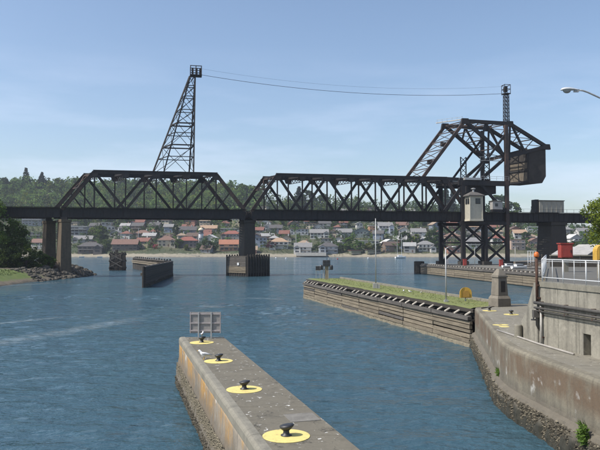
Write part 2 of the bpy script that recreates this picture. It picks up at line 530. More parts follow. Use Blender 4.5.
def wave(x, y):
    """short steep chop on a slow swell, metres"""
    k = 0.55 + 0.75 * max(0.0, min(1.0, 0.5 + 0.9 * noise.noise(Vector((x * 0.03 + 7, y * 0.045, 0)))))
    h = 0.060 * noise.noise(Vector((x * 0.28, y * 0.50, 1.5)))
    h += 0.085 * (0.5 - abs(noise.noise(Vector((x * 0.55 + 0.25 * y, y * 1.15, 4.2)))))
    h += 0.040 * noise.noise(Vector((x * 1.35 - 0.3 * y, y * 2.3, 8.1)))
    return 1.2 * h * k
gx = grow(26, 0.34, 2500, 1.09); gl = grow(46, 0.34, 2500, 1.07)
xs = [-v for v in gl[::-1]] + [-45.7 + 0.34 * i for i in range(211)] + gx[0:]
xs = sorted(set(round(v, 3) for v in xs))
ys = [-300, -100, -30, -5, 4, 8] + [10 + 0.24 * i for i in range(170)]
ys += grow(ys[-1] + 0.26, 0.27, 660, 1.0135)
m = MB()
def dens(v, lo, hi): return max(0.0, min(1.0, (hi - v) / (hi - lo)))
for y in ys:
    fy = dens(y, 110, 230) if y > 9 else 0.0
    for x in xs:
        f = fy * dens(abs(x), 50, 90)
        m.v.append(Vector((x, y, wave(x, y) * f if f > 0 else 0.0)))
nx = len(xs)
m.f = [(j * nx + i, j * nx + i + 1, (j + 1) * nx + i + 1, (j + 1) * nx + i) for j in range(len(ys) - 1) for i in range(nx - 1)]
o = m.build('water', mat_water(), None, True)
tag(o, kind='structure')

# --- far shore and hill
def mat_hill():
    m = NT('shore_ground')
    sep = m.n('ShaderNodeSeparateXYZ'); m.l(m.pos, sep.inputs[0])
    f = m.noise(0.03, 5, 0.6); g = m.noise(0.3, 4, 0.6)
    c = m.mix(m.ramp(f, 0.38, 0.62), (0.040, 0.055, 0.022), (0.085, 0.080, 0.042))
    c = m.mix(m.ramp(g, 0.45, 0.75, 0, 0.6), c, (0.05, 0.07, 0.028))
    zz = m.math('ADD', sep.outputs['Z'], m.ramp(g, 0.3, 0.7, -0.9, 0.9))
    c = m.mix(m.ramp(zz, 3.6, 2.6), c, (0.26, 0.23, 0.17))
    c = m.mix(m.ramp(zz, 0.9, 0.2), c, (0.17, 0.15, 0.115))
    m.color(c); m.rough(0.95); m.bump(g, 0.5, 0.3)
    return m.m
xs = [-2400, -1700, -1200, -900] + [-720 + 12 * i for i in range(121)] + [800, 1000, 1400, 1900, 2400]
ys = [570, 580] + [586 + 4 * i for i in range(12)] + [640 + 12 * i for i in range(30)] + [1040, 1100, 1200, 1400]
vs = [(x, y, terrain(x, y)) for y in ys for x in xs]
nx = len(xs)
fs = [(j * nx + i, j * nx + i + 1, (j + 1) * nx + i + 1, (j + 1) * nx + i) for j in range(len(ys) - 1) for i in range(nx - 1)]
o = MB().add(vs, fs).build('hillside', mat_hill(), None, True)
tag(o, kind='structure')

# --- left bank
def bank_edge(y):
    return lerp_tab([(80, -66), (128, -59.5), (152, -60.5), (172, -59.5), (188, -60.5), (198, -66), (225, -80), (260, -98), (330, -140)], y)
def bank(x, y):
    d = bank_edge(y) - x + 1.2 * fbm(x, y, 0.09)
    z = -1.2 + 0.42 * (d + 3) if d < 6 else 2.58 + 0.05 * (d - 6)
    if d > 16: z += 0.12 * min(d - 16, 40)
    return z + 0.12 * fbm(x, y, 0.25)
def mat_bank():
    m = NT('bank_ground')
    sep = m.n('ShaderNodeSeparateXYZ'); m.l(m.pos, sep.inputs[0])
    g = m.noise(0.7, 5, 0.65)
    gr = m.mix(m.ramp(g, 0.35, 0.65), (0.085, 0.130, 0.028), (0.125, 0.155, 0.040))
    zz = m.math('ADD', sep.outputs['Z'], m.ramp(g, 0.3, 0.7, -0.35, 0.35))
    c = m.mix(m.ramp(zz, 0.95, 0.6), gr, (0.15, 0.12, 0.085))
    c = m.mix(m.ramp(sep.outputs['Y'], 150, 158), c, (0.115, 0.095, 0.065))
    c = m.mix(m.ramp(zz, 0.45, 0.1), c, (0.055, 0.050, 0.038))
    m.color(c); m.rough(0.95); m.bump(g, 0.5, 0.08)
    return m.m
xs = [-330, -260, -210, -170] + [-150 + 1.5 * i for i in range(65)]
ys = [60, 80, 95] + [100 + 1.6 * i for i in range(75)] + [226, 240, 260, 290, 330]
vs = [(x, y, bank(x, y)) for y in ys for x in xs]
nx = len(xs)
fs = [(j * nx + i, j * nx + i + 1, (j + 1) * nx + i + 1, (j + 1) * nx + i) for j in range(len(ys) - 1) for i in range(nx - 1)]
o = MB().add(vs, fs).build('river_bank', mat_bank(), None, True)
tag(o, kind='structure')

# ================================================================ BRIDGE
TH = radians(10.8)
BD = Vector((cos(TH), sin(TH), 0)); BN = Vector((-sin(TH), cos(TH), 0))
B0 = Vector((-14.0, 182.0, 0))
BW = 8.6
def bp(s, z, across=0.0):
    p = B0 + BD * s + BN * across
    return Vector((p.x, p.y, z))
ZT, ZB0, ZB1 = 28.2, 15.9, 18.5      # top chord, underside and top of the deck girder

def span_floor(root, s0, s1, skew, panel, girder=True):
    """deep girders, floor beams, ties, rails and a walkway rail for one span"""
    for k, (a, sh) in enumerate(((0, 0), (BW, skew))):
        m = MB()
        m.beam(bp(s0 + sh, (ZB0 + ZB1) / 2, a), bp(s1 + sh, (ZB0 + ZB1) / 2, a), 0.35, ZB1 - ZB0 - 0.2)
        m.beam(bp(s0 + sh, ZB1 - 0.06, a), bp(s1 + sh, ZB1 - 0.06, a), 0.75, 0.16)
        m.beam(bp(s0 + sh, ZB0 + 0.06, a), bp(s1 + sh, ZB0 + 0.06, a), 0.75, 0.16)
        n = int((s1 - s0) / 1.7)
        for i in range(n + 1):
            s = s0 + (s1 - s0) * i / n + sh
            m.beam(bp(s, ZB0 + 0.14, a), bp(s, ZB1 - 0.14, a), 0.16, 0.62, up=BN)
        m.build('bottom_chord', STEEL, root)
    n = max(2, round((s1 - s0) / panel))
    for i in range(n + 1):
        s = s0 + (s1 - s0) * i / n
        MB().beam(bp(s, 16.9, 0.2), bp(s + skew, 16.9, BW - 0.2), 0.5, 1.4).build('floor_beam', STEEL, root)
    m = MB()
    t = s0 + min(skew, 0) * 0.5
    while t < s1 + skew * 0.5:
        m.beam(bp(t, 18.05, 0.45), bp(t, 18.05, BW - 0.45), 0.26, 0.26); t += 0.62
    tag(m.build('tie', TIMBER_DARK, root), kind='stuff')
    for a in (1.4, 2.85, 5.2, 6.65):
        MB().beam(bp(s0, 18.27, a), bp(s1, 18.27, a), 0.09, 0.17).build('rail', RUSTPOST, root)
    for a in (1.6, 6.4):
        MB().beam(bp(s0, 17.2, a), bp(s1, 17.2, a), 0.4, 1.2).build('stringer', STEEL, root)
    # maintenance walkway outside the near truss
    m = MB()
    m.beam(bp(s0, 18.62, -0.75), bp(s1, 18.62, -0.75), 0.8, 0.08)
    for i in range(int((s1 - s0) / 2.4) + 1):
        m.beam(bp(s0 + i * 2.4, 18.5, -1.1), bp(s0 + i * 2.4, 19.6, -1.1), 0.05, 0.05)
    m.beam(bp(s0, 19.6, -1.1), bp(s1, 19.6, -1.1), 0.05, 0.05)
    m.build('walkway', STEEL, root)

def lacing(m, a, b, c, d, n, w=0.14):
    """zig-zag bars between line a-b and line c-d"""
    a, b, c, d = map(Vector, (a, b, c, d))
    for i in range(n):
        p = a.lerp(b, i / n); q = c.lerp(d, (i + 1) / n); r = c.lerp(d, i / n); s = a.lerp(b, (i + 1) / n)
        m.beam(p, q, w, w); m.beam(r, s, w, w)

def warren(root, L0, panel, n, skew, zt, last_full=False):
    """two Warren trusses with posts; end posts at both ends"""
    for a, sh in ((0, 0), (BW, skew)):
        def lo(k): return bp(L0 + panel * k + sh, ZB1 - 0.5, a)
        def hi(k): return bp(L0 + panel * k + sh, zt, a)
        kl = n - 1
        m = MB()
        m.beam(bp(L0 + panel + sh - 0.3, zt, a), bp(L0 + panel * kl + sh + 0.3, zt, a), 0.8, 0.85)
        m.beam(bp(L0 + panel + sh - 0.4, zt + 0.5, a), bp(L0 + panel * kl + sh + 0.4, zt + 0.5, a), 1.0, 0.1)
        for k in range(1, n):                     # gusset plates at the panel points
            for off in (-0.46, 0.46):
                m.extrude([bp(L0 + panel * k + sh - 1.1, zt - 0.35, a + off), bp(L0 + panel * k + sh + 1.1, zt - 0.35, a + off),
                           bp(L0 + panel * k + sh + 0.7, zt - 1.5, a + off), bp(L0 + panel * k + sh - 0.7, zt - 1.5, a + off)], BN * 0.04)
        m.build('top_chord', STEEL, root)
        for (p, q) in ((lo(0), hi(1)), (lo(n), hi(n - 1))):
            m = MB().beam(p, q, 0.8, 0.85)
            d = (q - p).normalized(); up = BN.cross(d)
            if up.z < 0: up = -up
            m.beam(p + up * 0.5, q + up * 0.5, 1.0, 0.08)
            m.build('end_post', STEEL_SUN_RUST, root)
        up = True
        for k in range(1, n):
            if k % 2 == 1:
                if k + 1 < n: MB().beam(hi(k), lo(k + 1), 0.55, 0.7).build('diagonal', STEEL, root)
            else:
                if k + 1 < n: MB().beam(lo(k), hi(k + 1), 0.55, 0.7).build('diagonal', STEEL, root)
            m = MB()
            for off in (-0.22, 0.22):
                m.beam(bp(L0 + panel * k + sh, ZB1 - 0.4, a + off), bp(L0 + panel * k + sh, zt - 0.2, a + off), 0.34, 0.09, up=BN)
            nb = 9
            for i in range(nb):
                z0 = ZB1 + (zt - ZB1) * i / nb; z1 = ZB1 + (zt - ZB1) * (i + 1) / nb
                m.beam(bp(L0 + panel * k + sh, z0, a - 0.2), bp(L0 + panel * k + sh, z1, a + 0.2), 0.3, 0.06, up=BD)
            m.build('vertical_post', STEEL, root)
        # stiff half-height struts in the end panels, as on the photograph
        for s_, e in ((0, 1), (n, -1)):
            MB().beam(lo(s_).lerp(hi(s_ + e), 0.52), lo(s_ + e), 0.3, 0.36).build('sub_strut', STEEL, root)
    for k in range(1, n):
        MB().beam(bp(L0 + panel * k, zt - 0.1, 0.4), bp(L0 + panel * k + skew, zt - 0.1, BW - 0.4), 0.35, 0.5).build('top_strut', STEEL, root)
        m = MB()
        lacing(m, bp(L0 + panel * k, zt - 1.7, 0.4), bp(L0 + panel * k + skew, zt - 1.7, BW - 0.4),
               bp(L0 + panel * k, zt - 0.3, 0.4), bp(L0 + panel * k + skew, zt - 0.3, BW - 0.4), 5, 0.12)
        m.beam(bp(L0 + panel * k, zt - 1.75, 0.4), bp(L0 + panel * k + skew, zt - 1.75, BW - 0.4), 0.16, 0.16)
        m.build('sway_bracing', STEEL, root)
    for k in range(1, n - 1):
        m = MB()
        m.beam(bp(L0 + panel * k, zt + 0.1, 0.3), bp(L0 + panel * (k + 1) + skew, zt + 0.1, BW - 0.3), 0.16, 0.16)
        m.beam(bp(L0 + panel * (k + 1), zt + 0.28, 0.3), bp(L0 + panel * k + skew, zt + 0.28, BW - 0.3), 0.16, 0.16)
        m.build('top_lateral', STEEL, root)

# fixed span on the left
S1 = -50.1
span1 = empty('fixed_truss_span', bp(S1, ZB0), 'black steel fixed truss span with the tall leaning lattice tower on its top', 'bridge span')
warren(span1, S1, 8.12, 6, -3.6, ZT)
span_floor(span1, S1, S1 + 48.7, -3.6, 8.12)
# portal frame between the left end posts
m = MB()
a0, a1 = bp(S1, ZB1 - 0.5, 0.4), bp(S1 + 8.12, ZT, 0.4)
b0, b1 = bp(S1 - 3.6, ZB1 - 0.5, BW - 0.4), bp(S1 + 8.12 - 3.6, ZT, BW - 0.4)
for t in (0.62, 0.97): m.beam(a0.lerp(a1, t), b0.lerp(b1, t), 0.3, 0.3)
lacing(m, a0.lerp(a1, 0.62), b0.lerp(b1, 0.62), a0.lerp(a1, 0.97), b0.lerp(b1, 0.97), 2, 0.18)
m.build('portal_bracing', STEEL_SUN_RUST, span1)

# movable span
S2, P2 = 0.5, 7.22
span2 = empty('bascule_truss_span', bp(S2, ZB0), 'black steel movable truss span between the centre pier and the cream control cabin', 'bridge span')
warren(span2, S2, P2, 9, -2.6, ZT + 0.2)
span_floor(span2, S2, S2 + P2 * 9, -2.6, P2)
m = MB()
a0, a1 = bp(S2, ZB1 - 0.5, 0.4), bp(S2 + P2, ZT, 0.4)
b0, b1 = bp(S2 - 2.6, ZB1 - 0.5, BW - 0.4), bp(S2 + P2 - 2.6, ZT, BW - 0.4)
for t in (0.66, 0.97): m.beam(a0.lerp(a1, t), b0.lerp(b1, t), 0.3, 0.3)
lacing(m, a0.lerp(a1, 0.66), b0.lerp(b1, 0.66), a0.lerp(a1, 0.97), b0.lerp(b1, 0.97), 2, 0.18)
m.build('portal_bracing', STEEL_SUN_RUST, span2)
m = MB()
for a, sh in ((0, 0), (BW, -2.6)):
    m.beam(bp(58.2 + sh, ZT + 0.2, a), bp(72.5 + sh, ZT - 0.2, a), 0.9, 1.0)
m.build('top_chord_tail', STEEL, span2)

# counterweight frame: leaning links, upper truss, counterweight box
cw = empty('counterweight_frame', bp(78, 35), 'triangular black steel frame holding the big raised counterweight box', 'counterweight')
SK = -2.6
A, Bq, C, D = (64.7, 46.0), (79.2, 45.7), (91.4, 39.0), (78.0, 35.4)
F = (51.2, ZT + 0.4)
for a, sh in ((0, 0), (BW, SK)):
    def q(n): return bp(n[0] + sh, n[1], a)
    MB().beam(q(F), q(A), 0.75, 0.9).build('leaning_link', STEEL_SUN_RUST, cw)
    MB().beam(q(A), q(Bq), 0.8, 1.0).build('top_chord', STEEL, cw)
    MB().beam(q(Bq), q(C), 0.8, 1.0).build('tail_chord', STEEL, cw)
    MB().beam(q(A), q(D), 0.75, 1.0).build('lower_chord', STEEL, cw)
    MB().beam(q(D), q(C), 0.75, 1.1).build('bottom_chord', STEEL, cw)
    MB().beam(q((71.2, 46)), q((77.2, 36)), 0.5, 0.55).build('web_member', STEEL, cw)
    MB().beam(q((71.4, 45.6)), q((70.3, 41.3)), 0.4, 0.5).build('web_member', STEEL, cw)
    MB().beam(q((80, 45.2)), q((84.3, 37.0)), 0.5, 0.6).build('web_member', STEEL, cw)
    MB().beam(q((79.4, 45.2)), q((79.0, 36.0)), 0.5, 0.6).build('web_member', STEEL, cw)
    MB().beam(q(D), q((68.3, 27.2)), 0.7, 0.9).build('trunnion_strut', STEEL, cw)
    for n_ in (A, Bq, C, D):
        MB().extrude([bp(n_[0] + sh - 1.3, n_[1] - 0.9, a - 0.48), bp(n_[0] + sh + 1.3, n_[1] - 0.9, a - 0.48), bp(n_[0] + sh + 1.0, n_[1] + 0.7, a - 0.48), bp(n_[0] + sh - 1.0, n_[1] + 0.7, a - 0.48)], BN * 0.96).build('gusset_plate', STEEL, cw)
def ladder(a0, a1, b0, b1, nseg, name, wt=0.2, mat=STEEL_SUN_RUST):
    m = MB()
    for i in range(1, nseg + 1):
        m.beam(a0.lerp(a1, i / nseg), b0.lerp(b1, i / nseg), wt * 1.5, wt * 1.5)
    for i in range(nseg):
        m.beam(a0.lerp(a1, i / nseg), b0.lerp(b1, (i + 1) / nseg), wt, wt)
        m.beam(b0.lerp(b1, i / nseg), a0.lerp(a1, (i + 1) / nseg), wt, wt)
    m.build(name, mat, cw)
ladder(bp(F[0], F[1]), bp(*A), bp(F[0] + SK, F[1], BW), bp(A[0] + SK, A[1], BW), 6, 'link_bracing', 0.16)
ladder(bp(*A), bp(*Bq), bp(A[0] + SK, A[1], BW), bp(Bq[0] + SK, Bq[1], BW), 3, 'top_bracing')
ladder(bp(*Bq), bp(*C), bp(Bq[0] + SK, Bq[1], BW), bp(C[0] + SK, C[1], BW), 3, 'tail_bracing')
ladder(bp(*A), bp(*D), bp(A[0] + SK, A[1], BW), bp(D[0] + SK, D[1], BW), 4, 'lower_bracing')
# lamp boxes on the links
for t in (0.3, 0.62):
    p = bp(F[0], F[1], BW * 0.5).lerp(bp(A[0], A[1], BW * 0.5), t)
    MB().box(p, (1.5, 1.0, 1.3), TH).build('equipment_box', STEEL, cw)
m = MB()
for a, sh in ((0.0, 0),):
    for i in range(6):
        m.beam(bp(59.8 + i * 1.1 + SK * 0.4, 46.5, BW * 0.8 - i * 1.2), bp(59.8 + i * 1.1 + SK * 0.4, 47.5, BW * 0.8 - i * 1.2), 0.06, 0.06)
m.beam(bp(58.8, 47.4, BW * 0.8), bp(64.4, 47.4, BW * 0.1), 0.07, 0.07)
m.beam(bp(58.8, 46.6, BW * 0.9), bp(64.8, 46.6, 0.1), 0.5, 0.3)
m.build('crest_walkway', GALV, cw)
# counterweight
box_a = [bp(85.6, 37.1, 0.0), bp(91.2, 38.3, 0.0), bp(91.2, 29.8, 0.0), bp(89.9, 27.7, 0.0), bp(85.6, 27.7, 0.0)]
wt = MB().extrude(box_a, BN * BW + BD * SK).build('counterweight_box', plain('counterweight_concrete', (0.040, 0.034, 0.029), 0.9, 0.4, 0.5, 0.3), cw)
PANELM = plain('sunlit_panel', (0.13, 0.105, 0.075), 0.85, 0.35, 1.0, 0.2)  # paler than the box: sunlight on its left face put into the colour
u0, u1 = bp(85.6, 0, 0), bp(85.6 + SK, 0, BW)
def cwp(t, z): 
    p = u0.lerp(u1, t) - BD * 0.06
    return Vector((p.x, p.y, z))
for (t0, t1, z0, z1) in ((0.08, 0.44, 32.2, 34.0), (0.48, 0.84, 32.2, 34.0), (0.08, 0.44, 28.5, 31.0), (0.48, 0.84, 28.5, 31.0)):
    MB().extrude([cwp(t0, z0), cwp(t1, z0), cwp(t1, z1), cwp(t0, z1)], BD * -0.08).build('panel', PANELM, wt)
m = MB()
for t in (0.04, 0.46, 0.88): m.beam(cwp(t, 27.8), cwp(t, 36.6), 0.3, 0.3)
for z in (28.1, 31.6, 34.5): m.beam(cwp(0, z), cwp(1, z), 0.3, 0.3)
for i in range(3): m.beam(cwp(0.1 + 0.28 * i, 28.2), cwp(0.24 + 0.28 * i, 31.5), 0.16, 0.16)
m.build('steel_frame', STEEL, wt)

# tower under and through the deck
tw = empty('bascule_tower', bp(70, 2.8), 'four legged black steel bridge tower with crossed bracing standing on the far jetty', 'tower')
for a, sh in ((-0.9, 0), (BW + 0.9, SK)):
    MB().beam(bp(63.4 + sh, 2.8, a), bp(63.4 + sh, 28.0, a), 1.0, 1.15, up=BD).build('column', STEEL, tw)
    MB().beam(bp(77.6 + sh, 2.8, a), bp(77.6 + sh, 45.0, a), 0.95, 1.05, up=BD).build('column', STEEL_SUN_RUST if a < 0 else STEEL, tw)
    MB().beam(bp(70.7 + sh, 2.8, a), bp(70.7 + sh, ZB0, a), 0.8, 0.8, up=BD).build('column', STEEL, tw)
    for s0, s1 in ((63.4, 70.7), (70.7, 77.6)):
        for z0, z1 in ((3.4, 9.4), (9.4, 15.4)):
            MB().beam(bp(s0 + sh, z0, a), bp(s1 + sh, z1, a), 0.3, 0.42).build('cross_brace', STEEL, tw)
            MB().beam(bp(s1 + sh, z0, a + 0.2), bp(s0 + sh, z1, a + 0.2), 0.3, 0.42).build('cross_brace', STEEL, tw)
    MB().beam(bp(63.4 + sh, 9.4, a), bp(77.6 + sh, 9.4, a), 0.35, 0.45).build('strut', STEEL, tw)
    MB().beam(bp(62.4 + sh, 15.2, a), bp(78.6 + sh, 15.2, a), 0.8, 1.0).build('girder', STEEL, tw)
    MB().beam(bp(62.0 + sh, 27.2, a), bp(78.4 + sh, 27.2, a), 0.8, 1.5).build('girder', STEEL, tw)
    MB().beam(bp(63.4 + sh, 26.5, a), bp(57.6 + sh, 18.8, a), 0.5, 0.8).build('knee_brace', STEEL, tw)
    MB().beam(bp(69.5 + sh, 26.6, a), bp(76.8 + sh, 18.8, a), 0.6, 0.75).build('knee_brace', STEEL, tw)
    MB().beam(bp(66.0 + sh, 27.6, a), bp(77.2 + sh, 42.0, a), 0.5, 0.6).build('knee_brace', STEEL, tw)
    m = MB()
    lacing(m, bp(70.2 + sh, 28, a), bp(70.2 + sh, 36.5, a), bp(72.0 + sh, 28, a), bp(72.0 + sh, 36.5, a), 5, 0.16)
    m.beam(bp(70.2 + sh, 28, a), bp(70.2 + sh, 36.5, a), 0.3, 0.3); m.beam(bp(72.0 + sh, 28, a), bp(72.0 + sh, 36.5, a), 0.3, 0.3)
    m.build('laced_post', STEEL, tw)
for s0 in (63.4, 77.6):
    for z0, z1 in ((3.4, 9.4), (9.4, 15.4)):
        MB().beam(bp(s0, z0, -0.6), bp(s0 + SK, z1, BW + 0.6), 0.35, 0.42).build('cross_brace', STEEL, tw)
        MB().beam(bp(s0 + SK + 0.3, z0, BW + 0.6), bp(s0 + 0.3, z1, -0.6), 0.35, 0.42).build('cross_brace', STEEL, tw)
    MB().beam(bp(s0, 9.4, -0.6), bp(s0 + SK, 9.4, BW + 0.6), 0.35, 0.45).build('strut', STEEL, tw)
    MB().beam(bp(s0, 27.4, -0.6), bp(s0 + SK, 27.4, BW + 0.6), 0.5, 0.7).build('strut', STEEL, tw)
for sh, a in ((63.4, -0.9), (77.6, -0.9), (63.4 + SK, BW + 0.9), (77.6 + SK, BW + 0.9), (70.7, -0.9), (70.7 + SK, BW + 0.9)):
    MB().box(bp(sh, 3.3, a), (2.6, 2.2, 1.0), TH).build('footing', CONC_DARK, tw)
MB().box(bp(70.2, 25.4, 4), (9, 7.5, 2.4), TH).build('machinery_house', STEEL, tw)
MB().box(bp(66.4, 28.4, -0.6), (5.2, 2.4, 0.7), TH).build('machinery_deck', GALV, tw)
m = MB()
for i in range(9):
    m.beam(bp(62 + i * 2.0, 28, -1.6), bp(62 + i * 2.0, 29.2, -1.6), 0.07, 0.07)
m.beam(bp(62, 29.2, -1.6), bp(78, 29.2, -1.6), 0.07, 0.07); m.beam(bp(62, 28.6, -1.6), bp(78, 28.6, -1.6), 0.06, 0.06)
for i in range(5): m.beam(bp(69 + i * 1.5, 34.0, -1.2), bp(69 + i * 1.5, 35.1, -1.2), 0.07, 0.07)
m.beam(bp(68.6, 35.1, -1.2), bp(76, 35.1, -1.2), 0.07, 0.07); m.beam(bp(68.6, 34, -1.2), bp(76, 34, -1.2), 0.5, 0.12)
m.build('guard_rail', GALV, tw)
def lattice_mast(root, base, top, w0, w1, nseg, name, mat, bar=0.12):
    m = MB()
    base, top = Vector(base), Vector(top)
    def cor(t, k):
        w = w0 + (w1 - w0) * t; p = base.lerp(top, t)
        sx, sy = ((-1, -1), (1, -1), (1, 1), (-1, 1))[k % 4]
        return p + BD * (sx * w / 2) + BN * (sy * w / 2)
    for k in range(4): m.beam(cor(0, k), cor(1, k), bar * 1.5, bar * 1.5)
    for i in range(nseg):
        for k in range(4):
            t0, t1 = i / nseg, (i + 1) / nseg
            m.beam(cor(t0, k), cor(t1, k + 1), bar, bar); m.beam(cor(t0, k + 1), cor(t1, k), bar, bar)
            m.beam(cor(t1, k), cor(t1, k + 1), bar, bar)
    m.build(name, mat, root)
lattice_mast(tw, bp(78.4, 44.5, 0.3), bp(78.4, 55.0, 0.3), 1.35, 1.2, 9, 'mast', STEEL, 0.10)
m = MB()
for sx in (-0.95, 0.95):
    for sy in (-0.95, 0.95):
        m.beam(bp(78.4 + sx, 54.6, 0.3 + sy), bp(78.4 + sx, 57.6, 0.3 + sy), 0.14, 0.14)
for z in (54.8, 56.2, 57.5):
    for sy in (-0.95, 0.95): m.beam(bp(77.4, z, 0.3 + sy), bp(79.4, z, 0.3 + sy), 0.14, 0.14)
    for sx in (-0.95, 0.95): m.beam(bp(78.4 + sx, z, -0.65), bp(78.4 + sx, z, 1.25), 0.14, 0.14)
m.box(bp(78.4, 54.9, 0.3), (2.0, 2.0, 0.15), TH); m.box(bp(78.2, 56.2, 0.3), (0.9, 1.0, 1.6), TH)
m.build('mast_cage', STEEL, tw)

# control cabin
cb = empty('control_cabin', bp(65.7, 15.2, -2.6), 'cream control cabin with a dark hipped roof hung beside the bridge tower', 'cabin')
cs, cwid, cz0, cz1 = 65.7, 3.8, 16.2, 23.0
MB().box(bp(cs, (cz0 + cz1) / 2, -3.1), (cwid, 3.6, cz1 - cz0), TH).build('wall', CREAM, cb)
m = MB()
for z in [16.3 + 0.42 * i for i in range(16)]:
    for (s_, a_, dx, dy) in ((cs, -4.92, cwid + 0.06, 0.05), (cs - cwid / 2 - 0.02, -3.1, 0.05, 3.66)):
        m.box(bp(s_, z, a_), (dx, dy, 0.05), TH)
tag(m.build('clapboard', CREAM, cb), kind='stuff')
m = MB()
for sx in (-1, 1):
    for sy in (-1, 1): m.box(bp(cs + sx * (cwid / 2 + 0.03), (cz0 + cz1) / 2, -3.1 + sy * 1.83), (0.24, 0.24, cz1 - cz0), TH)
m.box(bp(cs, cz0 - 0.25, -3.1), (cwid + 0.5, 4.0, 0.5), TH)
m.build('corner_trim', plain('cream_trim', (0.56, 0.51, 0.40), 0.6, 0.08), cb)
hw, hd = cwid / 2 + 0.55, 2.35
rf = MB().add([bp(cs - hw, cz1, -3.1 - hd), bp(cs + hw, cz1, -3.1 - hd), bp(cs + hw, cz1, -3.1 + hd), bp(cs - hw, cz1, -3.1 + hd),
               bp(cs - hw, cz1 + 0.25, -3.1 - hd), bp(cs + hw, cz1 + 0.25, -3.1 - hd), bp(cs + hw, cz1 + 0.25, -3.1 + hd), bp(cs - hw, cz1 + 0.25, -3.1 + hd),
               bp(cs - 0.6, cz1 + 1.45, -3.1), bp(cs + 0.6, cz1 + 1.45, -3.1)],
              [(3, 2, 1, 0), (0, 1, 5, 4), (1, 2, 6, 5), (2, 3, 7, 6), (3, 0, 4, 7), (4, 5, 9, 8), (5, 6, 9), (6, 7, 8, 9), (7, 4, 8)]).build('roof', plain('dark_slate_roof', (0.10, 0.092, 0.085), 0.8, 0.25), cb)
MB().lathe(bp(cs, cz1 + 1.2, -3.1), [(0.3, 0), (0.3, 0.7), (0.7, 1.0), (0.7, 1.15), (0.2, 1.3)], 10).build('vent', GALV, rf)
for (s_, a_, wx, wy) in ((cs + 0.55, -4.96, 1.5, 0.08), (cs - cwid / 2 - 0.06, -3.9, 0.08, 1.1), (cs - cwid / 2 - 0.06, -2.5, 0.08, 1.1)):
    w_ = MB().box(bp(s_, 21.5, a_), (wx, wy, 1.6), TH).build('window', STEEL, cb)
    off = (-0.05 if wy < 0.1 else 0), (-0.05 if wx < 0.1 else 0)
    MB().box(bp(s_ + off[1], 21.5, a_ + off[0]), (max(wx - 0.2, 0.06), max(wy - 0.2, 0.06), 1.35), TH).build('pane', GLASS, w_)
MB().box(bp(cs - 0.2, 16.0, -1.0), (cwid + 1.0, 1.4, 0.3), TH).build('bracket', STEEL, cb)

# small cabin behind the tower column
bx_ = empty('equipment_cabin', bp(73.5, 18.7, -1.6), 'small pale grey equipment cabin on the bridge deck right of the control cabin', 'cabin')
MB().box(bp(73.6, 20.5, -1.9), (3.2, 1.8, 2.4), TH).build('wall', plain('pale_cabin', (0.33, 0.32, 0.30), 0.7, 0.1), bx_)
MB().box(bp(73.6, 21.8, -1.9), (3.6, 2.2, 0.2), TH).build('roof', plain('dark_slate_roof', (0, 0, 0)), bx_)
MB().box(bp(73.2, 20.6, -2.83), (0.9, 0.06, 0.9), TH).build('window', GLASS, bx_)
MB().box(bp(73.6, 18.95, -1.9), (3.0, 1.6, 0.7), TH).build('base', STEEL, bx_)

# deck shed on the right
sh_ = empty('deck_shed', bp(92.4, 18.6, 1.0), 'long grey flat roofed shed on the bridge deck above the right pier', 'shed')
MB().box(bp(92.8, 20.45, 1.2), (8.2, 3.2, 3.5), TH).build('wall', plain('shed_wall', (0.30, 0.285, 0.24), 0.8, 0.15, 0.8), sh_)
MB().box(bp(92.8, 22.32, 1.2), (8.6, 3.6, 0.22), TH).build('roof', plain('shed_roof', (0.05, 0.045, 0.04), 0.8), sh_)
MB().box(bp(88.15, 20.7, 1.2), (1.1, 2.4, 3.9), TH).build('end_cabinet', STEEL, sh_)
for i in range(5): MB().box(bp(89.6 + i * 1.6, 20.4, -0.44), (0.1, 0.08, 3.3), TH).build('batten', plain('shed_wall', (0, 0, 0)), sh_)

# approach girders
ap = empty('approach_girder_span', bp(-75, ZB0), 'plain black girder span reaching into the trees at the left bank', 'bridge span')
span_floor(ap, -84, S1 - 0.6, -3.6, 8)
ap2 = empty('approach_girder_span', bp(95, ZB0), 'plain black girder span under the grey deck shed at the right', 'bridge span')
span_floor(ap2, 66.2, 128, -2.6, 8)

# piers
def tapered(root_mb, c, w0, d0, w1, d1, z0, z1, rz):
    vs = []
    for (w, d, z) in ((w0, d0, z0), (w1, d1, z1)):
        for sx, sy in ((-1, -1), (1, -1), (1, 1), (-1, 1)):
            x, y = sx * w / 2, sy * d / 2
            vs.append((c[0] + x * cos(rz) - y * sin(rz), c[1] + x * sin(rz) + y * cos(rz), z))
    return root_mb.add(vs, [(3, 2, 1, 0), (4, 5, 6, 7), (0, 1, 5, 4), (1, 2, 6, 5), (2, 3, 7, 6), (3, 0, 4, 7)])
PIERM = mat_concrete('brown_pier_concrete', (0.135, 0.102, 0.066), (0.045, 0.037, 0.029), 0.6)
pr = empty('bridge_pier', bp(-50.4, 0, 4), 'twin column concrete bridge pier standing on rocks at the left bank', 'pier')
for s_, a_ in ((-49.5, -0.4), (-55.0, BW + 0.6)):
    c = bp(s_, 0, a_)
    MB_ = tapered(MB(), c, 3.1, 3.6, 2.5, 3.0, -0.5, 14.6, radians(40)); MB_.build('column', PIERM, pr, bevel=0.12)
    tapered(MB(), c, 2.8, 3.3, 2.8, 3.3, 14.6, 15.3, radians(40)).build('cap', PIERM, pr)
    tapered(MB(), c, 1.6, 1.6, 1.6, 1.6, 15.3, 15.9, TH).build('bearing', STEEL, pr)
pc = empty('bridge_pier', bp(-0.5, 0, 4), 'dark concrete pier in midstream with a timber fender box round its foot', 'pier')
ang = radians(24)
c = bp(-0.4, 0, 4.0)
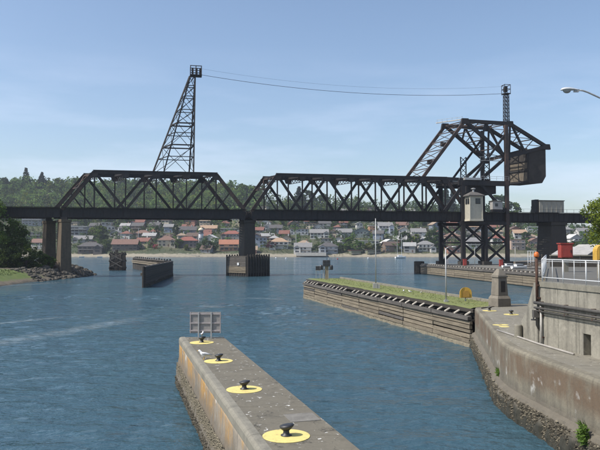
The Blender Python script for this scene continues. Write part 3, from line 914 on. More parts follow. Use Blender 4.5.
tapered(MB(), c, 3.6, 7.5, 3.1, 7.0, -1, 14.9, radians(17)).build('shaft', CONC_DARK, pc, bevel=0.15)
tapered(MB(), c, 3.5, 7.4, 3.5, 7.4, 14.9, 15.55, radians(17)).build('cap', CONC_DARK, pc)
for s_ in (-2.0, 1.2):
    for a_ in (0, BW - 0.4): MB().box(bp(s_ - a_ * 0.35, 15.73, a_), (1.0, 1.0, 0.36), TH).build('bearing', STEEL, pc)
# fender box: vertical corner turned to the camera
fc = bp(-0.6, 0, 0.5)
R = 5.4
fa = radians(-88)
cn = [Vector((fc.x + r * cos(fa + k * pi / 2), fc.y + r * sin(fa + k * pi / 2), 0)) for k, r in enumerate((5.2, 5.6, 7.5, 5.4))]
for k in range(4):
    p, q_ = cn[k], cn[(k + 1) % 4]
    lit = TIMBER if k == 3 else TIMBER_DARK  # sunlit left face painted in paler timber, the shaded faces in dark
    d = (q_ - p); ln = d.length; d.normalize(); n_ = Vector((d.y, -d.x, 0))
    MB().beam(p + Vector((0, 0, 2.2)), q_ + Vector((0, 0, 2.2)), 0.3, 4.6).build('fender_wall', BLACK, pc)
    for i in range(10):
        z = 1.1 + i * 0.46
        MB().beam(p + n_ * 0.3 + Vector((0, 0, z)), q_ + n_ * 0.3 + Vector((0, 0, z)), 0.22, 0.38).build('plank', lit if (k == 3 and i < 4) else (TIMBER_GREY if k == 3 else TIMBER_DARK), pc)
    npil = 8
    for i in range(npil + 1):
        b_ = p.lerp(q_, i / npil) + n_ * (0.08 if k == 3 else 0.5)
        MB().tube([b_ + Vector((0, 0, -0.6)), b_ + Vector((0, 0, 5.9 + 0.2 * rnd.random() if k != 3 else 5.3))], 0.22, 7).build('pile', TIMBER_DARK, pc)
MB().prism([(v.x, v.y) for v in cn], 5.3, 5.6).build('fender_deck', TIMBER_DARK, pc)
sg = cn[3].lerp(cn[0], 0.62)
nn_ = Vector(((cn[0] - cn[3]).y, -(cn[0] - cn[3]).x, 0)).normalized()
MB().box((sg + nn_ * 0.55 + Vector((0, 0, 3.4))), (0.7, 0.1, 0.7), atan2((cn[0] - cn[3]).y, (cn[0] - cn[3]).x)).build('marker_plate', WHITE, pc)
pq = empty('bridge_pier', bp(92.5, 2, 4), 'broad dark tapering pier below the grey deck shed', 'pier')
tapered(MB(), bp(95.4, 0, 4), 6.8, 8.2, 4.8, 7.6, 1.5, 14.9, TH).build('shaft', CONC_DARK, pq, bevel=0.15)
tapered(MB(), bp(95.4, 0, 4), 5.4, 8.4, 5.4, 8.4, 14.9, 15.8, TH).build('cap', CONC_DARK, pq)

# leaning lattice tower on the fixed span
lt = empty('lattice_tower', bp(-20, ZT + 0.5, 2), 'tall leaning black lattice tower on the top of the left truss span', 'tower')
base = [bp(-23.7, ZT + 0.6, 0), bp(-15.7, ZT + 0.6, 0), bp(-16.8, ZT + 0.6, BW), bp(-27.2, ZT + 0.6, BW)]
topc = bp(-15.3, 0, 1.6)
topp = [bp(-16.6, 56.0, 0.6), bp(-15.4, 56.0, 0.6), bp(-15.4, 56.0, 2.2), bp(-16.9, 56.0, 2.2)]
lv = [0, 0.155, 0.275, 0.40, 0.50, 0.64, 0.78, 0.89, 1.0]
lev = [[b.lerp(t, f) for b, t in zip(base, topp)] for f in lv]
for k in range(4):
    MB().beam(base[k], topp[k], 0.34, 0.34).build('leg', STEEL, lt)
for i in range(1, len(lv)):
    m = MB()
    for k in range(4):
        a_, b_ = lev[i][k], lev[i][(k + 1) % 4]
        m.beam(a_, b_, 0.34 if i in (2, 4) else 0.2, 0.34 if i in (2, 4) else 0.2)
    m.build('ring_strut', STEEL, lt)
for i0, i1 in ((0, 2), (2, 4), (4, 5), (5, 6), (6, 7), (7, 8)):
    for k in range(4):
        m = MB()
        m.beam(lev[i0][k], lev[i1][(k + 1) % 4], 0.13, 0.13); m.beam(lev[i0][(k + 1) % 4], lev[i1][k], 0.13, 0.13)
        m.build('cross_brace', STEEL, lt)
m = MB()
cx = bp(-15.2, 56.0, 1.4)
for sx in (-1.5, 0, 1.5):
    for sy in (-1.3, 1.3):
        p = cx + BD * sx + BN * sy
        m.beam(p, p + Vector((0, 0, 2.6)), 0.2, 0.2)
for z in (0, 1.2, 2.5):
    for sy in (-1.3, 1.3): m.beam(cx + BD * -1.6 + BN * sy + Vector((0, 0, z)), cx + BD * 1.6 + BN * sy + Vector((0, 0, z)), 0.18, 0.18)
    for sx in (-1.5, 1.5): m.beam(cx + BD * sx + BN * -1.3 + Vector((0, 0, z)), cx + BD * sx + BN * 1.3 + Vector((0, 0, z)), 0.18, 0.18)
m.box(cx, (3.3, 2.8, 0.15), TH)
for sx in (-0.9, 0.2, 1.2): m.box(cx + BD * sx + Vector((0, 0, 1.2)), (0.5, 1.6, 1.7), TH)
m.build('top_cage', STEEL, lt)

# cables between lattice tower and mast
def cable(p, q_, sag, r, label):
    p, q_ = Vector(p), Vector(q_)
    pts = []
    for i in range(33):
        t = i / 32
        v = p.lerp(q_, t); v.z -= sag * 4 * t * (1 - t); pts.append(v)
    o = MB().tube(pts, r, 5)
    single('power_cable', o, STEEL, label, 'cable')
cable(bp(-13.6, 56.3, 1.2), bp(77.6, 54.9, 0.2), 2.5, 0.055, 'thicker lower cable sagging between the lattice tower and the mast')
cable(bp(-13.6, 58.3, 2.2), bp(77.6, 57.2, 0.6), 2.6, 0.018, 'hair thin upper cable sagging between the lattice tower and the mast')

# ================================================================ FOREGROUND
def resample(poly, step):
    pts = [Vector((p[0], p[1], 0)) for p in poly]
    out = [pts[0]]
    for a, b in zip(pts, pts[1:]):
        n = max(1, int((b - a).length / step))
        for i in range(1, n + 1): out.append(a.lerp(b, i / n))
    return out

def sweep(poly, prof, step=0.3, rough=lambda z: 0.0, side=1, freq=1.6):
    """profile (outward offset, z) carried along a plan polyline; rough(z) = relief amplitude"""
    pts = resample(poly, step)
    m = MB(); n = len(prof)
    for i, p in enumerate(pts):
        d = (pts[min(i + 1, len(pts) - 1)] - pts[max(i - 1, 0)]).normalized()
        nrm = Vector((d.y, -d.x, 0)) * side
        for (o_, z) in prof:
            q_ = p + nrm * o_; r = rough(z)
            if r:
                v = Vector((q_.x * freq, q_.y * freq, z * freq))
                q_ = q_ + nrm * (r * (noise.noise(v) + 0.5 * noise.noise(v * 2.7)))
            m.v.append(Vector((q_.x, q_.y, z)))
    for i in range(len(pts) - 1):
        for j in range(n - 1):
            f = (i * n + j, (i + 1) * n + j, (i + 1) * n + j + 1, i * n + j + 1)
            m.f.append(f if side > 0 else f[::-1])
    return m

def crust(poly, side, z0, z1, count, size, off=0.05):
    """barnacle and mussel lumps on a tide band: small four-sided cones, one joined part"""
    pts = resample(poly, 0.5); m = MB()
    for _ in range(count):
        i = rnd.randrange(len(pts) - 1)
        p = pts[i].lerp(pts[i + 1], rnd.random())
        d = (pts[i + 1] - pts[i]).normalized(); n_ = Vector((d.y, -d.x, 0)) * side
        z = z0 + (z1 - z0) * rnd.random() ** 1.25
        s = size * (0.5 + rnd.random())
        c = p + n_ * off + Vector((0, 0, z)); u = Vector((0, 0, 1))
        a = rnd.random() * pi
        e1 = (d * cos(a) + u * sin(a)) * s; e2 = (d * -sin(a) + u * cos(a)) * s
        tip = c + n_ * s * (0.8 + rnd.random() * 0.8) + e1 * 0.3 - u * s * 0.3
        m.add([c + e1, c + e2, c - e1, c - e2, tip], [(0, 1, 4), (1, 2, 4), (2, 3, 4), (3, 0, 4)])
    return m

# ------------------------------------------------ mid-channel guide pier with bollards
PZ = 2.55
def pl(y): return -0.95 - 0.281 * (y - 16)
def prr(y): return 1.55 - 0.281 * (y - 16)
YE = 36.8
pier = empty('guide_pier', (pl(20) + 1.2, 20, 0), 'long concrete guide pier in the foreground with yellow rings and bollards', 'pier')
core = MB().prism([(pl(2) + 0.3, 2), (prr(2) - 0.05, 2), (prr(YE) - 0.05, YE - 0.05), (pl(YE) + 0.3, YE - 0.05)], -1.5, PZ - 0.08)
core.build('core', CONC, pier)
y = 2.0; k = 0
while y < YE - 0.5:
    y1 = min(y + 3.1, YE)
    if YE - y1 < 1.0: y1 = YE
    g = 0.012
    MB().prism([(pl(y) + 0.31, y + g), (prr(y), y + g), (prr(y1), y1 - g), (pl(y1) + 0.31, y1 - g)], PZ - 0.12, PZ).build('deck_slab', CONC_TOP, pier, bevel=0.015)
    # wall panels of the left face between slim ribs
    edge = [(pl(y) , y + 0.03), (pl(y1), y1 - 0.03)]
    prof = [(-0.30, -1.4), (0.10, -1.2), (0.20, -0.4), (0.20, 0.0), (0.19, 0.25), (0.15, 0.5), (0.12, 0.75), (0.09, 1.0), (0.04, 1.25), (0.0, 1.5), (0.0, 1.8), (0.0, 2.05), (-0.01, 2.22), (-0.30, 2.22)]
    sweep(edge, prof, 0.22, lambda z: 0.07 if z < 1.0 else (0.03 if z < 1.4 else 0.006), side=-1, freq=2.2).build('wall_panel', PIER_FACE, pier, True)
    cop = [(-0.33, 2.20), (0.02, 2.20), (0.025, 2.24), (0.02, 2.44), (-0.01, 2.50), (-0.07, 2.545), (-0.14, 2.556), (-0.31, 2.556), (-0.33, 2.5)]
    sweep([(pl(y), y + 0.008), (pl(y1), y1 - 0.008)], cop, 0.3, lambda z: 0.008, side=-1).build('coping', CONC, pier)
    sweep([(prr(y), y + 0.008), (prr(y1), y1 - 0.008)], [(-0.04, PZ - 0.12), (-0.02, 1.2), (0.05, 0.5), (0.08, -1)], 0.4, lambda z: 0.04 if z < 1 else 0.005).build('wall_panel', PIER_FACE, pier, True)
    y = y1; k += 1
sweep([(prr(YE), YE), (pl(YE) + 0.05, YE)], [(0, PZ - 0.13), (0.0, 1.2), (0.05, 0.5), (0.1, -1)], 0.3).build('end_wall', PIER_FACE, pier, True)
tag(crust([(pl(6), 6), (pl(YE), YE)], -1, -0.15, 1.2, 14000, 0.036, 0.12).build('barnacles', BARN, pier), kind='stuff')
tag(crust([(pl(6), 6), (pl(YE), YE)], -1, -0.25, 0.45, 3500, 0.045, 0.19).build('mussels', BARN_DARK, pier), kind='stuff')
# flush hatch plate
MB().box((0.05, 19.3, PZ + 0.008), (0.9, 0.9, 0.012), 0.27).build('hatch_plate', plain('pale_patch', (0.165, 0.155, 0.135), 0.85, 0.3, 3), pier)

def bollard(y, label, ring_label):
    x = pl(y) + 0.98
    r = MB().lathe((x, y, PZ + 0.004), [(0.63, 0), (0.63, 0.010), (0.60, 0.014)], 40)
    single('painted_ring', r, YELLOW, ring_label, 'ring')
    b = empty('mooring_bollard', (x, y, PZ + 0.018), label, 'bollard')
    z0 = PZ + 0.018
    MB().lathe((x, y, z0), [(0.15, 0), (0.15, 0.02), (0.095, 0.04), (0.080, 0.10), (0.085, 0.16)], 18).build('stem', IRON, b, True)
    m = MB().lathe((x, y, z0), [(0.085, 0.14), (0.14, 0.19), (0.175, 0.235), (0.175, 0.275), (0.10, 0.295), (0.02, 0.30)], 18)
    for v in m.v:
        v.z += (v.x - x) * 0.16; v.x = x + (v.x - x) * 1.08 + 0.012
    m.build('head', IRON, b, True)
bollard(17.4, 'mooring bollard nearest the camera on the guide pier', 'largest yellow painted disc under the nearest bollard')
bollard(23.1, 'second mooring bollard from the camera on the guide pier', 'yellow painted disc under the second bollard from the camera')
bollard(28.9, 'third mooring bollard on the guide pier beside the walking gull', 'yellow painted disc beside the walking gull')
bollard(34.6, 'farthest mooring bollard on the guide pier in front of the sign board', 'smallest yellow painted disc in front of the sign board')

# back of the sign board
sb = empty('sign_board', (-5.25, 36.2, PZ), 'grey board on two posts seen from behind at the end of the guide pier', 'sign')
MB().box((-5.25, 36.26, 3.42), (1.72, 0.03, 1.16)).build('board', GREYBOARD, sb)
for x in (-5.62, -4.92): MB().box((x, 36.20, 3.27), (0.075, 0.07, 1.46)).build('post', GALV, sb)
for z in (2.98, 3.40, 3.90): MB().box((-5.25, 36.225, z), (1.74, 0.035, 0.08)).build('rail', plain('faded_rail', (0.38, 0.34, 0.33), 0.7), sb)
for x in (-6.08, -4.42): MB().box((x, 36.222, 3.42), (0.05, 0.035, 1.16)).build('stile', plain('faded_rail', (0, 0, 0)), sb)

# gulls
GW = plain('gull_white', (0.74, 0.74, 0.73), 0.7, 0.05, 20, 0.1)
GG = plain('gull_grey', (0.20, 0.21, 0.22), 0.7, 0.1, 20, 0.1)
GY = plain('gull_yellow', (0.55, 0.34, 0.05), 0.5, 0.1, 20, 0)
def gull(p, yaw, label, s=1.0):
    g = empty('gull', p, label, 'bird')
    def T(x, y, z):
        return (p[0] + s * (x * cos(yaw) - y * sin(yaw)), p[1] + s * (x * sin(yaw) + y * cos(yaw)), p[2] + s * z)
    pts = [(-0.22, 0.155), (-0.15, 0.16), (-0.04, 0.165), (0.06, 0.185), (0.12, 0.225), (0.15, 0.275), (0.19, 0.305), (0.225, 0.305)]
    rr = [0.015, 0.045, 0.078, 0.075, 0.050, 0.038, 0.042, 0.018]
    MB().tube([T(a, 0, b) for a, b in pts], [r * s for r in rr], 10).build('body', GW, g, True)
    for sd in (-1, 1):
        w = MB().tube([T(0.07, 0.062 * sd, 0.20), T(-0.03, 0.075 * sd, 0.195), T(-0.17, 0.045 * sd, 0.175), T(-0.30, 0.012 * sd, 0.165)], [0.02 * s, 0.045 * s, 0.03 * s, 0.006 * s], 8)
        w.build('wing', GG, g, True)
        MB().tube([T(0.0, 0.03 * sd, 0.11), T(0.005, 0.03 * sd, 0.0)], 0.008 * s, 6).build('leg', GY, g)
        MB().add([T(-0.01, 0.03 * sd, 0.004), T(0.055, 0.005 * sd, 0.004), T(0.055, 0.055 * sd, 0.004), T(0.02, 0.03 * sd, 0.014)], [(0, 1, 3), (1, 2, 3), (2, 0, 3), (0, 2, 1)]).build('foot', GY, g)
    MB().tube([T(0.222, 0, 0.303), T(0.265, 0, 0.295), T(0.275, 0, 0.285)], [0.013 * s, 0.009 * s, 0.004 * s], 6).build('beak', GY, g)
gull((pl(29.4) + 0.42, 29.4, PZ), radians(172), 'white and grey gull walking along the edge of the guide pier', 1.25)
gull((pl(34.6) + 1.0, 34.6, PZ + 0.32), radians(80), 'gull perched on the farthest bollard in front of the sign board', 0.8)

# ------------------------------------------------ right lock wall with lower walkway
LZ = 3.0
edge = [(11.7, 2), (10.15, 22), (9.66, 28.0), (9.58, 29.2), (9.58, 30.2), (9.68, 31.4), (9.95, 32.8), (11.1, 38.5), (13.3, 49.7)]
quay = empty('lock_wall', (11, 30, 0), 'curved concrete lock wall at the right with a stained face and walkway', 'wall')
prof = [(0.35, -1.5), (0.36, -0.3), (0.36, 0.0), (0.34, 0.25), (0.33, 0.5), (0.31, 0.75), (0.26, 1.0), (0.18, 1.12), (0.02, 1.2), (0.0, 1.35), (0.0, 1.6), (0.0, 1.9), (0.0, 2.2), (0.0, 2.5), (0.0, 2.7), (0.0, 2.86), (-0.02, 2.95), (-0.06, 3.01), (-0.12, 3.04), (-0.30, 3.042), (-0.45, 3.042), (-0.47, 2.9)]
def cut(poly, a, b):
    pts = resample(poly, 0.1); out = []; acc = 0
    for p, q_ in zip(pts, pts[1:]):
        if a <= acc <= b: out.append((p.x, p.y))
        acc += (q_ - p).length
    return out
tot = sum((Vector(a) - Vector(b)).length for a, b in zip(edge, edge[1:]))
npan = 9
for i in range(npan):
    a, b = tot * i / npan - (0.1 if i else 0), tot * (i + 1) / npan
    seg = cut(edge, a, b)
    sweep(seg, prof, 0.09 if i > 1 else 0.2, lambda z: 0.12 if z < 1.05 else (0.03 if z < 1.3 else 0.012), side=-1, freq=1.9).build('wall_panel', QUAY_FACE, quay)
sweep([(13.3, 49.7), (17.0, 53.0), (19.5, 53.2)], [(0, -1), (0, 2.9), (-0.1, 3.05), (-0.4, 3.05)], 0.4, side=-1).build('end_wall', QUAY_FACE, quay)
tag(crust(edge, -1, -0.3, 1.0, 20000, 0.048, 0.29).build('barnacles', BARN_DARK, quay), kind='stuff')
tag(crust(edge, -1, 0.1, 1.05, 2500, 0.045, 0.30).build('pale_barnacles', BARN, quay), kind='stuff')
def inset(poly, d):
    out = []
    for i, p in enumerate(poly):
        a = Vector(poly[max(i - 1, 0)]); b = Vector(poly[min(i + 1, len(poly) - 1)])
        t = (b - a).normalized(); out.append((p[0] + t.y * d, p[1] - t.x * d))
    return out
inn = inset(edge, 0.44)
UB = [(15.6, 10), (12.16, 26.35), (11.27, 30.8)]       # foot of the upper wall
def ub(t):     # t metres from the far corner towards the camera
    d = Vector((12.16 - 11.27, 26.35 - 30.8)).normalized()
    return 11.27 + d.x * t, 30.8 + d.y * t
# walkway slabs laid between kerb and wall
ws = [(0, 4), (4, 8), (8, 12), (12, 16), (16, 20), (20, 24), (24, 28), (28, 31)]
def inner_at(y):
    for a, b in zip(inn, inn[1:]):
        if min(a[1], b[1]) <= y <= max(a[1], b[1]): return a[0] + (b[0] - a[0]) * (y - a[1]) / (b[1] - a[1])
    return inn[0][0] if y < inn[0][1] else inn[-1][0]
ycuts = [3, 7, 11, 15, 18.5, 22, 25, 28, 30.8]
for a, b in zip(ycuts, ycuts[1:]):
    ys_ = [a + 0.01, (a + b) / 2, b - 0.01]
    poly = [(inner_at(v) + 0.01, v) for v in ys_]
    right = [(ub(30.8 - v)[0] + 0.3 + (30.8 - v) * 0.0, v) for v in ys_[::-1]]
    MB().prism((poly + right)[::-1] if False else poly[::-1] + right[::-1], LZ - 0.2, LZ + 0.035).build('walkway_slab', CONC_PALE, quay)
far = [(inner_at(v), v) for v in (30.82, 31.5, 33, 36, 40, 45, 48.8)]
MB().prism([(19.2, 52.9), (17.05, 52.7)] + far[::-1] + [(11.6, 30.82), (19.6, 52)], LZ - 0.2, LZ + 0.035).build('walkway_slab', CONC_PALE, quay)
# green weeds in the wall
def weed(p, n, h, label):
    m = MB()
    for _ in range(n):
        a = rnd.random() * 2 * pi; l_ = h * (0.4 + 0.6 * rnd.random())
        o_ = Vector(p) + Vector((rnd.uniform(-0.2, 0.05), rnd.uniform(-0.25, 0.25), rnd.uniform(-0.5 * h, 0.5 * h)))
        t_ = o_ + Vector((-0.12 * rnd.random() - 0.03, 0.12 * cos(a), l_ * rnd.uniform(-0.4, 0.6)))
        w = Vector((0.02, 0.035, 0.02))
        m.add([o_ - w, o_ + w, t_], [(0, 1, 2)])
    single('weed', m, LEAF_MID, label, 'plant')
weed((10.02, 32.6, 1.35), 160, 0.35, 'small green weed tuft on the bend of the lock wall')
weed((9.84, 22.6, 1.15), 300, 0.6, 'tall green weeds hanging low on the lock wall at the right edge')

# upper wall made of cast panels with a niche
up = empty('upper_retaining_wall', (11.5, 28, LZ), 'tall streaked concrete retaining wall behind the walkway under the white railing', 'wall')
UZ = 5.95
nrm = Vector((-0.98, -0.197, 0)).normalized()
ud = Vector((ub(1)[0] - ub(0)[0], ub(1)[1] - ub(0)[1], 0))
def upt(t, z, out=0.0):
    x, y_ = ub(t); return Vector((x + nrm.x * out, y_ + nrm.y * out, z))
def wall_piece(t0, t1, z0, z1, out=0.0, th=0.5, name='panel', mat=CONC_WALL, par=up):
    return MB().extrude([upt(t0, z0, out), upt(t1, z0, out), upt(t1, z1, out), upt(t0, z1, out)], nrm * -th).build(name, mat, par)
tcut = [0, 1.55, 3.05, 4.75, 6.4, 8.4, 10.4, 12.4, 14.4, 16.4, 20.4]
for a, b in zip(tcut, tcut[1:]):
    if a == 3.05:
        n0, n1 = 3.35, 3.85
        wall_piece(a + 0.01, n0, LZ, UZ - 0.22); wall_piece(n1, b - 0.01, LZ, UZ - 0.22)
        wall_piece(n0, n1, 3.95, UZ - 0.22); wall_piece(n0, n1, LZ, 3.95, -0.42, 0.08, 'niche_back', CONC)
        MB().box(upt(3.65, 3.22, -0.3), (0.14, 0.14, 0.3)).build('hydrant_stub', YELLOW, up)
    else:
        wall_piece(a + 0.01, b - 0.01, LZ, UZ - 0.22)
    wall_piece(a + 0.004, b - 0.004, UZ - 0.22, UZ + 0.02, 0.05, 0.6, 'cap', CONC)
wall_piece(0, 20.4, LZ, UZ - 0.25, -0.5, 0.3, 'backing', CONC)
# wing buttress running back from the corner
wx, wy = ub(0)
wprof = [(0, 3.0), (2.4, 3.0), (2.4, 3.85), (1.7, 4.35), (0.9, 5.3), (0.45, 5.88), (0, 5.93)]
wdir = Vector((0.02, 1, 0)).normalized()
MB().extrude([Vector((wx - 0.05, wy + 0.05, z)) + wdir * s_ for s_, z in wprof], (0.55, 0, 0)).build('wing_buttress', CONC_WALL, up)
# pipes on brackets
for z, r, nme in ((4.97, 0.075, 'pipe'), (4.74, 0.055, 'pipe'), (4.60, 0.03, 'pipe')):
    pz = empty('wall_pipe', upt(0, z, 0.16), {4.97: 'upper thick dark pipe along the retaining wall', 4.74: 'middle dark pipe along the retaining wall', 4.60: 'lowest thin conduit along the retaining wall'}[z], 'pipe')
    MB().tube([upt(-0.1, z, 0.16), upt(20, z, 0.16)], r, 10).build('pipe', PIPE_DARK, pz, True)
    for t in (0.4, 2.3, 4.2, 6.1, 8.0): MB().box(upt(t, z, 0.09), (0.2, 0.06, r * 2.3), atan2(nrm.y, nrm.x)).build('bracket', RUSTPOST, pz)
cd = empty('downpipe', upt(0.35, LZ, 0.1), 'pale vertical downpipe on the retaining wall corner', 'pipe')
MB().tube([upt(0.35, 4.9, 0.1), upt(0.35, LZ + 0.03, 0.1)], 0.055, 8).build('pipe', PIPE_PALE, cd, True)
for z in (3.4, 4.4): MB().box(upt(0.35, z, 0.05), (0.1, 0.2, 0.05), atan2(nrm.y, nrm.x)).build('clip', RUSTPOST, cd)
vb = empty('valve_cluster', upt(-0.15, 4.3, 0.15), 'dark valve and junction box at the corner below the rusty post', 'valve')
MB().box(upt(-0.02, 4.45, 0.14), (0.28, 0.24, 0.34)).build('box', PIPE_DARK, vb)
MB().lathe(upt(0.0, 4.15, 0.28), [(0.12, 0), (0.12, 0.05), (0.03, 0.06), (0.03, 0.15)], 12).build('wheel', IRON, vb)
MB().tube([upt(0.02, 4.7, 0.14), upt(0.02, 3.9, 0.14), upt(0.05, 3.75, 0.05)], 0.04, 8).build('pipe', PIPE_DARK, vb, True)
rp = empty('lamp_post', upt(0.08, 4.95, 0.12), 'rusty iron post with an orange lamp at the railing corner', 'post')
MB().tube([upt(0.08, 4.95, 0.13), upt(0.08, 7.12, 0.13)], 0.065, 10).build('post', RUSTPOST, rp, True)
MB().lathe(upt(0.08, 7.12, 0.13), [(0.10, 0), (0.12, 0.04), (0.12, 0.16), (0.07, 0.23), (0.02, 0.25)], 12).build('lamp', ORANGE, rp, True)
for z in (5.2, 5.8): MB().box(upt(0.08, z, 0.05), (0.2, 0.22, 0.07)).build('strap', RUSTPOST, rp)
# short concrete post and loose pipe on the walkway
sp_ = MB().lathe((11.05, 33.1, LZ + 0.035), [(0.20, 0), (0.19, 0.60), (0.17, 0.64), (0.02, 0.65)], 14)
single('concrete_post', sp_, CONC, 'stubby round concrete post on the walkway beside the wing wall', 'post', smooth=False)
lp = MB().tube([(10.75, 35.6, LZ + 0.085), (11.0, 32.6, LZ + 0.085), (11.12, 30.5, LZ + 0.085), (11.5, 27.5, LZ + 0.085)], 0.05, 8)
single('ground_pipe', lp, plain('weathered_pipe', (0.30, 0.28, 0.25), 0.7, 0.2), 'pale pipe lying along the foot of the retaining wall', 'pipe', smooth=True)
# small bitts on the far end of the walkway
def bitt(x, y_, label, rl):
    single('painted_ring', MB().lathe((x, y_, LZ + 0.037), [(0.5, 0), (0.5, 0.01), (0.48, 0.013)], 28), YELLOW, rl, 'ring')
    b = empty('mooring_bitt', (x, y_, LZ + 0.05), label, 'bollard')
    MB().lathe((x, y_, LZ + 0.05), [(0.14, 0), (0.09, 0.04), (0.075, 0.13), (0.09, 0.17)], 14).build('stem', IRON, b, True)
    MB().lathe((x, y_, LZ + 0.05), [(0.09, 0.16), (0.16, 0.21), (0.16, 0.26), (0.07, 0.29)], 14).build('head', IRON, b, True)
bitt(14.4, 44.5, 'black mooring bitt in the middle of the lower walkway', 'yellow painted disc under the bitt in the middle of the walkway')
bitt(13.7, 47.2, 'black mooring bitt near the obelisk on the lower walkway', 'yellow painted disc near the obelisk')
sk = MB(); 
for (x, y_) in ((11.75, 37.6), (12.0, 38.5), (11.6, 38.4)):
    sk.lathe((x, y_, LZ + 0.0365), [(0.3, 0), (0.28, 0.008)], 9)
single('paint_patch', sk, YELLOW, 'worn yellow paint patches near the walkway edge', 'paint')

# obelisk post
ob = empty('stone_obelisk', (15.6, 51.0, LZ + 0.03), 'concrete obelisk post with a pointed cap at the end of the walkway', 'obelisk')
ox, oy, oz = 15.6, 51.0, LZ + 0.03
orz = 0.35
tapered(MB(), (ox, oy), 1.24, 1.24, 1.20, 1.20, oz, oz + 0.62, orz).build('base', OBEL, ob, bevel=0.04)
tapered(MB(), (ox, oy), 1.20, 1.20, 0.96, 0.96, oz + 0.62, oz + 0.85, orz).build('collar', OBEL, ob)
tapered(MB(), (ox, oy), 0.94, 0.94, 0.80, 0.80, oz + 0.85, oz + 2.25, orz).build('shaft', OBEL, ob, bevel=0.04)
tapered(MB(), (ox, oy), 0.92, 0.92, 0.92, 0.92, oz + 2.25, oz + 2.40, orz).build('neck', OBEL, ob, bevel=0.03)
tapered(MB(), (ox, oy), 0.86, 0.86, 0.30, 0.30, oz + 2.40, oz + 2.92, orz).build('cap', OBEL, ob, bevel=0.04)
rq = Vector((cos(orz), sin(orz), 0)); rf_ = Vector((sin(orz), -cos(orz), 0))
MB().box(Vector((ox, oy, oz + 1.55)) + rf_ * 0.445, (0.42, 0.03, 0.85), orz).build('recess_plate', CONC_DARK, ob)

# ------------------------------------------------ upper ground, railing, things behind it
UG = MB().prism([(11.7, 30.9), (15.9, 9.8), (17.5, 2), (200, 2), (200, 122), (47, 122), (20.0, 53.2)], UZ - 3.4, UZ - 0.03)
tag(UG.build('pavement', mat_concrete('paved_ground', (0.115, 0.11, 0.095), (0.065, 0.062, 0.054), 0.0)), kind='structure')
rail = empty('white_railing', upt(3, UZ, -0.2), 'white pipe railing along the top of the retaining wall', 'railing')
for z, r in ((UZ + 1.06, 0.027), (UZ + 0.98, 0.012), (UZ + 0.22, 0.023)):
    MB().tube([upt(0.15, z, -0.12), upt(20, z, -0.12)], r, 8).build('rail', WHITE, rail, True)
t = 0.15; i = 0
while t < 12:
    MB().tube([upt(t, UZ + 0.02, -0.12), upt(t, UZ + 1.06, -0.12)], 0.028 if i % 2 == 0 else 0.015, 8).build('post', WHITE, rail, True)
    t += 0.82; i += 1
rail2 = empty('white_railing', (14, 38, UZ), 'white pipe railing running back from the rusty corner post', 'railing')
q0, q1 = Vector((11.6, 31.2, UZ)), Vector((19.9, 52.6, UZ))
for z in (1.06, 0.22): MB().tube([q0 + Vector((0, 0, z)), q1 + Vector((0, 0, z))], 0.03, 8).build('rail', WHITE, rail2, True)
for i in range(9):
    p = q0.lerp(q1, i / 8); MB().tube([p + Vector((0, 0, -0.03)), p + Vector((0, 0, 1.06))], 0.028, 8).build('post', WHITE, rail2, True)
rb = empty('red_cabinet', (18.4, 45, UZ - 0.03), 'red metal cabinet standing behind the white railing', 'cabinet')
MB().box((18.35, 45, UZ + 1.42), (0.82, 0.6, 0.96)).build('body', RED, rb, bevel=0.03)
MB().box((18.35, 45, UZ + 0.45), (0.3, 0.3, 0.98)).build('pedestal', CONC, rb)
MB().box((18.35, 45, UZ + 1.93), (0.92, 0.7, 0.08)).build('lid', RED, rb)
MB().box((18.35, 44.68, UZ + 1.4), (0.66, 0.03, 0.8)).build('door', RED, rb)
MB().box((18.6, 44.65, UZ + 1.4), (0.04, 0.04, 0.2)).build('handle', IRON, rb)
yb = empty('yellow_cabinet', (16.2, 35.2, UZ - 0.03), 'rounded yellow cabinet cut by the right edge of the picture', 'cabinet')
m = MB(); ar = [(cos(a) * 0.33, 1.45 + sin(a) * 0.33) for a in [pi * i / 10 for i in range(11)]]
m.extrude([(16.3 + x, 35.0, UZ + z) for x, z in [(0.33, 0.95)] + ar + [(-0.33, 0.95)]], (0, 0.5, 0)).build('body', YELLOW_SIGN, yb)
MB().box((16.3, 34.98, UZ + 1.3), (0.5, 0.03, 0.6)).build('door', YELLOW_SIGN, yb)
MB().box((16.3, 35.25, UZ + 0.46), (0.3, 0.3, 0.98)).build('pedestal', CONC, yb)
# grey service wall behind the railing
gw = empty('low_wall', (24, 58, UZ), 'low grey concrete wall behind the white railing', 'wall')
for i in range(6):
    MB().box((23.6 + i * 2.52, 58 - i * 0.5, UZ + 0.45), (2.48, 0.3, 0.95), -0.195).build('panel', CONC_DARK, gw)
    MB().box((23.6 + i * 2.52, 58 - i * 0.5, UZ + 0.97), (2.52, 0.42, 0.1), -0.195).build('cap', CONC, gw)

